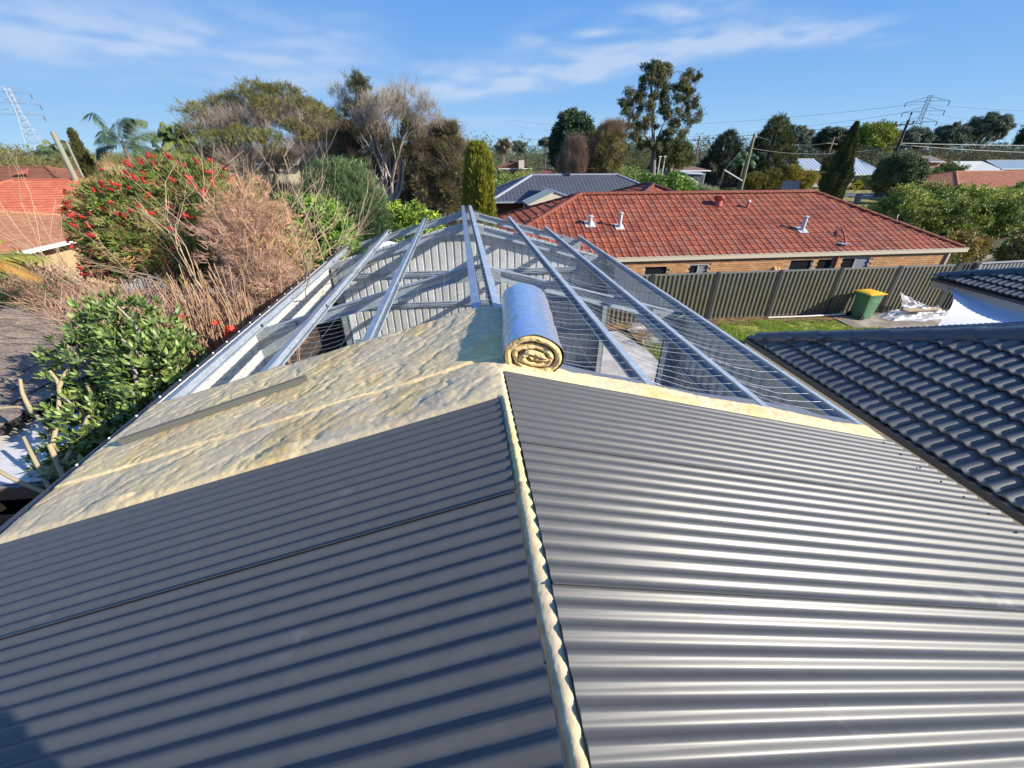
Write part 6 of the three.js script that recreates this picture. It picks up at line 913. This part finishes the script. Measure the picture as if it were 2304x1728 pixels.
tree('skyline_gum', 'small open crowned gum on the central skyline', 'tree', R3(23.4, 0, -120), R3(23.4, 5, -120), clumpsOn(23.4, 7.5, -120, 1.8, 1.3, 1.5, 12, .7, 671, { lo: -.3 }), { n: 900, size: 2, geo: SP.droop, cols: G.grey, seed: 672, r0: .2, every: 1 });
tree('skyline_gum', 'small grey gum right of the distant date palm', 'tree', R3(16, 0, -118), R3(16, 4, -118), clumpsOn(16.0, 6.6, -118, 1.7, 1.4, 1.5, 12, .8, 681, { lo: -.6 }), { n: 900, size: 2, geo: SP.droop, cols: G.grey, seed: 682, r0: .2, every: 1 });
// woods and garden green that read as one mass
function mass(name, label, cat, list, n, size, cols, seed, geo = SP.small) { const t = thing(name, label, cat); t.userData.kind = 'stuff'; foliage('crowns', geo, LEAF, list, n, size, cols, seed, t, { core: .3, rough: .4 }); return t; }
{ const r = mulberry(701), L = [], Rr = [], Mid = [], Rn = [];
  for (let k = 0; k < 80; k++) { const u = r(), x = lerp(-120, -50, u), z = -82 - r() * 30, h = 3.4 + 5.0 * Math.pow(1 - u, 1.2) * (.6 + .5 * noise(u * 9, 3)) + r() * 1.2; L.push([x, h * .55, z, 3.6, h * .5, 3, 1 + h * .1]); }
  mass('far_wood', 'wooded rise of olive green trees on the left skyline', 'wood', L, 15000, 2.6, [[.094, .104, .03], [.189, .189, .053], [.339, .302, .085]], 702);
  for (let k = 0; k < 190; k++) { const u = r(), x = lerp(30, 260, u), z = -120 - r() * 60, h = 6.0 + 3.4 * noise(u * 22, 7) + r() * 2.6; Rr.push([x, h * .5, z, 3.6, h * .5, 3.5, 1]); }
  mass('far_wood', 'continuous belt of dark trees along the right skyline', 'wood', Rr, 32000, 2.8, [[.042, .064, .026], [.094, .122, .042], [.189, .208, .066]], 703);
  for (let k = 0; k < 170; k++) { const u = r(), x = lerp(-60, 75, u), z = -95 - r() * 90, h = 5.4 + 3.2 * noise(u * 30, 2) + r() * 2.2; Mid.push([x, h * .5, z, 3.4, h * .5, 3, 1]); }
  mass('far_wood', 'low belt of garden trees across the central skyline', 'wood', Mid, 20000, 2.6, [[.056, .085, .03], [.133, .16, .047], [.264, .282, .075]], 704);
  for (let k = 0; k < 44; k++) { const u = r(); Rn.push([lerp(4, 30, u), 1.2 + r() * 1.3, -58 - r() * 30, 2.2, 1.3, 1.6, 1]); }
  mass('garden_greenery', 'mixed green garden shrubs between the grey roof and the far brick gables', 'shrubs', Rn, 5200, 1.7, [[.094, .151, .026], [.226, .32, .056], [.377, .415, .094]], 705, SP.broad);
  const Ln = []; for (let k = 0; k < 46; k++) { const u = r(); Ln.push([lerp(-45, -14, u), 1.6 + r() * 2.2, -44 - r() * 14, 2.2, 1.8, 1.6, 1]); }
  mass('garden_greenery', 'olive brown shrubs and small trees behind the left hand roofs', 'shrubs', Ln, 6200, 1.7, [[.113, .113, .034], [.226, .208, .066], [.415, .32, .133]], 706, SP.needle);
  const Ls = []; for (let k = 0; k < 26; k++) { const u = r(); Ls.push([lerp(-24.5, -16, u), 3.2 + r() * 1.2, -37.5 - r() * 3, 1.3, 1.2, 1, 1]); }
  mass('garden_greenery', 'dry olive bush in front of the tall feathery palm', 'shrubs', Ls, 3400, 1.3, [[.189, .151, .056], [.358, .282, .113], [.49, .415, .17]], 707, SP.needle);
  const Rb = []; for (let k = 0; k < 40; k++) { const u = r(); Rb.push([lerp(60, 150, u), 2 + r() * 2.6, lerp(-88, -105, u) - r() * 10, 3.2, 2.4, 2.2, 1]); }
  mass('garden_greenery', 'dark garden trees behind the sheet roofed houses on the right', 'shrubs', Rb, 6500, 2.2, [[.056, .075, .026], [.133, .142, .042], [.302, .226, .094]], 708);
  const Rk = []; for (let k = 0; k < 24; k++) { const u = r(); Rk.push([lerp(24, 46, u), 1.6 + r() * 1.8, -80 - r() * 14, 2.4, 1.8, 1.8, 1]); }
  mass('garden_greenery', 'dark shrubs around the covered caravan and the dark gabled house', 'shrubs', Rk, 4200, 1.9, [[.056, .085, .026], [.133, .16, .042], [.264, .282, .066]], 709); }

// ------------------------------------------------------------------ poles, wires, pylons, sign, caravan
const poleM = mat([.24, .23, .15], .9, { bumpMap: bumpMid, bumpScale: .01 });
const polePts = { L: R3(-22.7, 6.45, -30), big: R3(45.05, 7.95, -66.8), dark: R3(63, 10.1, -60), small: R3(49, 8.3, -90) };
{ const t = thing('utility_pole', 'thick weathered timber pole in front of the left skyline', 'pole'); part('pole', taper([R3(-22.65, 0, -30), R3(-22.7, 6.45, -30)], .16, .12, 10, false), mat([.26, .26, .20], .9), t); }
{ const t = thing('utility_pole', 'thin grey pole beside the thick timber pole on the left', 'pole'); part('pole', taper([R3(-25.2, 0, -34), R3(-25.2, 6.0, -34)], .09, .07, 8, false), mat([.24, .24, .20], .9), t); }
for (const [x, z, h, l] of [[-15.9, -37, 4.55, 'stubby pale post under the shorter palm'], [-15.0, -36, 4.4, 'leaning pale post left of the umbrella tree'], [-20.2, -38, 4.6, 'short grey post below the small palm crown']]) { const t = thing('short_pole', l, 'pole'); part('pole', taper([R3(x, 0, z), R3(x - .06, h, z)], .06, .05, 7, false), mat([.5, .46, .36], .9), t); }
{ const t = thing('utility_pole', 'tall plain timber pole with a white strut on the grass verge behind the red roof', 'pole'); part('pole', taper([R3(45.1, 0, -66.8), R3(45.05, 7.95, -66.8)], .24, .18, 10, false), poleM, t); part('strut', bar(R3(44.95, 1.55, -66.7), R3(41.45, 3.1, -66.7), .14, .14), mat([.6, .6, .58], .6), t); part('stay_wire', [taper([R3(44.95, 7.6, -66.7), R3(41.45, 3.12, -66.7)], .03, .03, 5, false), taper([R3(41.45, 3.1, -66.7), R3(41.2, 0, -66.7)], .03, .03, 5, false)], M.galvDull, t); part('insulator', new THREE.CylinderGeometry(.08, .1, .3, 10).translate(45.25, 7.6, -66.7), M.white, t); }
{ const t = thing('utility_pole', 'dark power pole with a crossarm and insulators in front of the right hand pylon', 'pole'), m = mat([.035, .03, .035], .8); part('pole', taper([R3(63.1, 0, -60), R3(63, 9.4, -60)], .22, .16, 10, false), m, t); part('pole_top', taper([R3(63, 9.3, -60), R3(63, 10.05, -60)], .07, .05, 8, false), m, t); part('crossarm', bar(R3(61.2, 8.75, -60.1), R3(63.5, 8.9, -59.6), .14, .16), m, t); for (const [x, y, z] of [[61.3, 9.05, -60.1], [63.45, 9.15, -59.6], [63, 10.15, -60]]) part('insulator', new THREE.CylinderGeometry(.09, .12, .32, 10).translate(x, y, z), m, t); }
{ const t = thing('utility_pole', 'distant brown power pole with a crossarm left of the dark rounded pine', 'pole'), m = mat([.22, .15, .10], .9); part('pole', taper([R3(49.1, 0, -90), R3(49, 8.4, -90)], .2, .14, 8, false), m, t); part('crossarm', bar(R3(47.7, 7.55, -90.5), R3(50.3, 7.6, -89.5), .14, .14), m, t); for (const x of [47.8, 49, 50.2]) part('insulator', new THREE.CylinderGeometry(.08, .1, .3, 8).translate(x, 7.85, -90), m, t); }
{ const t = thing('utility_pole', 'brown pole with a crossarm among the trees left of the pencil cypress', 'pole'), m = mat([.36, .24, .16], .9); part('pole', taper([R3(98, 0, -112), R3(98, 9, -112)], .2, .16, 8, false), m, t); part('crossarm', bar(R3(96.4, 7.6, -112), R3(99.6, 7.4, -112), .16, .16), m, t); }
const sagWire = (a, b, s, r = .022) => { const p = []; for (let i = 0; i <= 16; i++) { const t = i / 16; p.push(a.clone().lerp(b, t).add(R3(0, -s * 4 * t * (1 - t), 0))); } return taper(p, r, r, 4, false); };
{ const w = mat([.20, .20, .20], .7), wl = mat([.55, .54, .45], .6); const add = (a, b, s, m, label, r) => { solo('power_line', sagWire(a, b, s, r), m, label, 'wire', 'overhead wires'); };
  add(R3(63, 6.6, -59.8), R3(120, 7.0, -52), .5, wl, 'thick pale bundled wire running right from the dark pole', .05); add(R3(63, 6.4, -59.8), R3(110, 5.6, -58), .6, wl, 'lower pale wire running right from the dark pole', .04); add(R3(63, 6.3, -60), R3(45.2, 6.0, -66.7), .9, wl, 'pale service wire between the dark pole and the plain timber pole', .03); add(R3(45.2, 7.6, -66.7), R3(98, 8.0, -112), 1, w, 'wire from the top of the plain timber pole to the right', .03);
  add(R3(61.3, 9.2, -60.1), R3(20, 9.2, -140), 1.6, w, 'dark wire from the crossarm towards the distant centre', .03); add(R3(49, 7.9, -90), R3(-10, 7.6, -130), 1.3, w, 'wire running left from the distant brown pole', .03); add(R3(-22.7, 5.9, -30), R3(-60, 5.5, -60), .9, w, 'wire running left from the thick timber pole', .018); }
function pylon(label, x, z, h, w, arms, turn, m) {
  const t = thing('pylon', label, 'pylon'), g = [], c = Math.cos(turn), s = Math.sin(turn), P = (a, y, b) => R3(x + a * c + b * s, y, z - a * s + b * c), hw = y => lerp(w, w * .16, Math.min(1, Math.pow(y / (h * .72), .9))) / 2, r = .05, rod = (a, b, q = r) => g.push(taper([a, b], q, q, 4, false));
  const lv = [0, .13, .25, .36, .46, .55, .63, .70, .76, .82, .88, .94, 1].map(k => k * h);
  for (let i = 0; i < lv.length - 1; i++) { const a = hw(lv[i]), b = hw(lv[i + 1]); for (const [sx, sz, tx, tz] of [[-1, -1, 1, -1], [1, -1, 1, 1], [1, 1, -1, 1], [-1, 1, -1, -1]]) { rod(P(sx * a, lv[i], sz * a), P(sx * b, lv[i + 1], sz * b), .085); rod(P(sx * a, lv[i], sz * a), P(tx * b, lv[i + 1], tz * b)); rod(P(tx * a, lv[i], tz * a), P(sx * b, lv[i + 1], sz * b)); rod(P(sx * b, lv[i + 1], sz * b), P(tx * b, lv[i + 1], tz * b)); } }
  part('lattice_mast', merge(g.splice(0)), m, t);
  for (const [y, l] of arms) for (const sd of [-1, 1]) { const a = hw(y * h), tip = P(sd * l, y * h - .2, 0); for (const k of [-1, 1]) { rod(P(sd * a, y * h, k * a), tip); rod(P(sd * a, y * h + h * .055, k * a), tip); } rod(P(sd * l * .55, y * h - .1, 0), P(sd * l * .55, y * h + h * .026, 0)); const o = part('crossarm', merge(g.splice(0)), m, t); part('insulator', taper([tip, tip.clone().add(R3(0, -h * .06, 0))], .16, .16, 6, false), mat([.10, .12, .13], .5), o); }
  return t;
}
const pyl = mat([.46, .52, .58], .6, { metalness: .3 }), pyl2 = mat([.36, .38, .40], .6, { metalness: .3 });
pylon('tall lattice pylon on the left skyline', -135.5, -170, 22.8, 6.5, [[.70, 5.2], [.83, 5.6], [.955, 4.6]], .5, pyl);
pylon('lattice pylon behind the dark power pole on the right', 183.5, -170, 24.6, 7, [[.66, 5.4], [.80, 6.2], [.93, 6.4]], -.75, pyl2);
{ const w = mat([.42, .50, .58], .8), w2 = w; [[-5, 18.9, 5], [5, 15.6, 4], [-4, 21.4, 3]].forEach(([dx, y, s], i) => { solo('transmission_line', sagWire(R3(-135.5 + dx, y - 1.5, -170), R3(40 + dx, y + 6, -420), s * 2, .055), w, ['upper', 'lower', 'topmost'][i] + ' high voltage line running right from the left pylon', 'wire', 'high voltage lines'); solo('transmission_line', sagWire(R3(183.5 + dx, y + .5, -170), R3(60 + dx * 3, y + 9, -420), s * 2, .055), w2, ['upper', 'lower', 'topmost'][i] + ' high voltage line running left from the right pylon', 'wire', 'high voltage lines'); solo('transmission_line', sagWire(R3(183.5 + dx, y + .5, -170), R3(320 + dx, y - 2, -120), s, .055), w2, ['upper', 'lower', 'topmost'][i] + ' high voltage line running right from the right pylon', 'wire', 'high voltage lines'); }); }
for (const [x, z, h, l] of [[22.95, -50, 5.0, 'slim pale lamp post in the shrubs below the tall gum tree'], [23.75, -50.5, 5.0, 'second slim lamp post right of the tall gum tree trunk']]) { const t = thing('lamp_post', l, 'lamp post'); part('post', taper([R3(x, 0, z), R3(x, h, z)], .06, .05, 8, false), M.white, t); part('lamp_head', [box(.3, .1, .2, x, h + .04, z)], M.white, t); }
{ // yellow diamond road sign with a black T
  const t = thing('road_sign', 'yellow diamond road sign with a black T symbol beside the pencil cypress', 'sign', [42.95, 0, -43.75]), ry = -.72; t.rotation.y = ry;
  part('post', taper([R3(0, 0, 0), R3(0, 2.3, 0)], .035, .035, 8, false), mat([.62, .45, .10], .5), t);
  const d = (s, th, z) => { const q = new THREE.Shape(), c = s * .09; q.moveTo(0, s); q.lineTo(s, 0); q.lineTo(0, -s); q.lineTo(-s, 0); return new THREE.ExtrudeGeometry(q, { depth: th, bevelEnabled: false }).translate(0, 2.35, z); };
  part('plate', d(.62, .012, .04), mat([.86, .52, .015], .4), t); part('symbol', [box(.56, .11, .006, 0, 2.44, .058), box(.12, .34, .006, 0, 2.22, .058)], mat([.012, .012, .012], .5), t); }
{ const t = thing('caravan', 'caravan under a rounded white cover among the green shrubs', 'caravan', [33.3, 0, -64.5]); t.rotation.y = .15;
  part('cover', [gridGeo(16, 18, (u, v) => { const x = lerp(-2.5, 2.5, u), a = v * Math.PI, e = Math.pow(Math.sin(Math.PI * clamp(.06 + .88 * u, 0, 1)), .35); return R3(x, .9 + 1.55 * Math.pow(Math.sin(a), .45) * e, Math.cos(a) * 1.15); }), box(4.8, .6, 2.1, 0, .9, 0)], mat([.74, .76, .74], .7), t); part('dark_end', box(.5, 1.3, 1.8, 2.55, 1.4, 0), mat([.03, .035, .04], .6), t); for (const z of [-1, 1]) part('wheel', new THREE.CylinderGeometry(.32, .32, .2, 18).rotateX(Math.PI / 2).translate(0, .32, z), mat([.02, .02, .02], .8), t); }
{ const t = thing('carport', 'small blue roofed carport in front of the dark gabled house', 'carport'); part('roof', slab3([R3(34.2, 2.75, -64.8), R3(37.4, 2.6, -64.8), R3(37.4, 2.9, -67), R3(34.2, 3.0, -67)], .1), blueSheet, t); for (const [x, z] of [[34.3, -64.9], [37.3, -64.9], [34.3, -66.8], [37.3, -66.8]]) part('post', box(.1, 2.7, .1, x, 1.35, z), M.galvDull, t); }
{ const t = thing('street_bin', 'small grey green bin on the verge left of the round street tree', 'bin', [48.1, 0, -48.2]); part('body', gridGeo(16, 2, (u, v) => R3(Math.cos(u * 6.283) * (.3 + .07 * v), .05 + v * .95, Math.sin(u * 6.283) * (.3 + .07 * v))), mat([.16, .19, .20], .7), t); part('lid', new THREE.SphereGeometry(.39, 16, 6, 0, 6.3, 0, 1.3).scale(1, .4, 1).translate(0, .98, 0), mat([.12, .14, .16], .6), t); }

// ------------------------------------------------------------------ the person squatting astride the ridge behind the lens, whose shadow falls on the left sheets
{
  const J = { pel: [0.02, 4.50, .46, .15], waist: [.02, 4.72, .48, .125], chest: [.02, 4.98, .43, .15], neck: [.02, 5.17, .38, .06], head: [.02, 5.34, .35, .095], chin: [.02, 5.27, .31, .06] };
  const B = [['pel', 'waist'], ['waist', 'chest'], ['chest', 'neck'], ['neck', 'head'], ['head', 'chin']].map(([a, b]) => [J[a], J[b]]);
  for (const s of [-1, 1]) {
    const x0 = .02, hip = [x0 + s * .11, 4.50, .42, .095], knee = [x0 + s * .17, 4.71, .0, .060], ank = [x0 + s * .23, roofY(x0 + s * .23) + .09, .24, .042], heel = [x0 + s * .23, roofY(x0 + s * .23) + .045, .24, .042], toe = [x0 + s * .25, roofY(x0 + s * .25) + .035, .02, .038];
    const sh = [x0 + s * .19, 5.08, .40, .062], el = [x0 + s * .27, 4.94, .20, .046], wr = [x0 + s * .12, 5.20, .12, .030], palm = [x0 + s * .085, 5.27, .10, .030];
    B.push([J.pel, hip], [hip, knee], [knee, ank], [ank, heel], [heel, toe], [J.chest, sh], [sh, el], [el, wr], [wr, palm]);
    for (let k = 0; k < 4; k++) B.push([[palm[0] - s * .0, palm[1] + .005 + k * .016, palm[2], .012], [palm[0] - s * (.03 + .004 * (k % 3)), palm[1] + .02 + k * .018, palm[2] - .015, .009]]);
    B.push([[palm[0], palm[1] - .01, palm[2] + .01, .013], [palm[0] - s * .035, palm[1] + .02, palm[2] + .03, .010]]);
  }
  const cap = (p, a, b) => { const ax = b[0] - a[0], ay = b[1] - a[1], az = b[2] - a[2], l = ax * ax + ay * ay + az * az, t = clamp(((p[0] - a[0]) * ax + (p[1] - a[1]) * ay + (p[2] - a[2]) * az) / l, 0, 1); return Math.hypot(p[0] - a[0] - ax * t, p[1] - a[1] - ay * t, p[2] - a[2] - az * t) - lerp(a[3], b[3], t); };
  const N = 84, c = [.02, 4.76, .26], h = .74, mc = new MarchingCubes(N, new THREE.MeshStandardMaterial(), true, true, 60000);
  for (let z = 0; z < N; z++) for (let y = 0; y < N; y++) for (let x = 0; x < N; x++) { const p = [c[0] + (x / N * 2 - 1) * h, c[1] + (y / N * 2 - 1) * h, c[2] + (z / N * 2 - 1) * h]; let d = 9; for (const [a, b] of B) { const e = cap(p, a, b), k = .025, q = clamp(.5 + .5 * (d - e) / k, 0, 1); d = lerp(d, e, q) - k * q * (1 - q); } mc.field[x + y * N + z * N * N] = -d; }
  mc.isolation = 0; mc.update();
  const g = new THREE.BufferGeometry(); g.setAttribute('position', new THREE.BufferAttribute(mc.positionArray.slice(0, mc.count * 3), 3)); g.setAttribute('normal', new THREE.BufferAttribute(mc.normalArray.slice(0, mc.count * 3), 3)); g.scale(h, h, h).translate(...c);
  const t = thing('person', 'person in dark work clothes squatting on the ridge, casting the lower left shadow', 'person');
  part('body', g, mat([.10, .11, .14], .9), t);
  part('hair', new THREE.SphereGeometry(.104, 20, 14, 0, 6.3, 0, 1.5).translate(.02, 5.36, .365), mat([.03, .022, .018], .8), t);
}

renderer.render(scene, camera);
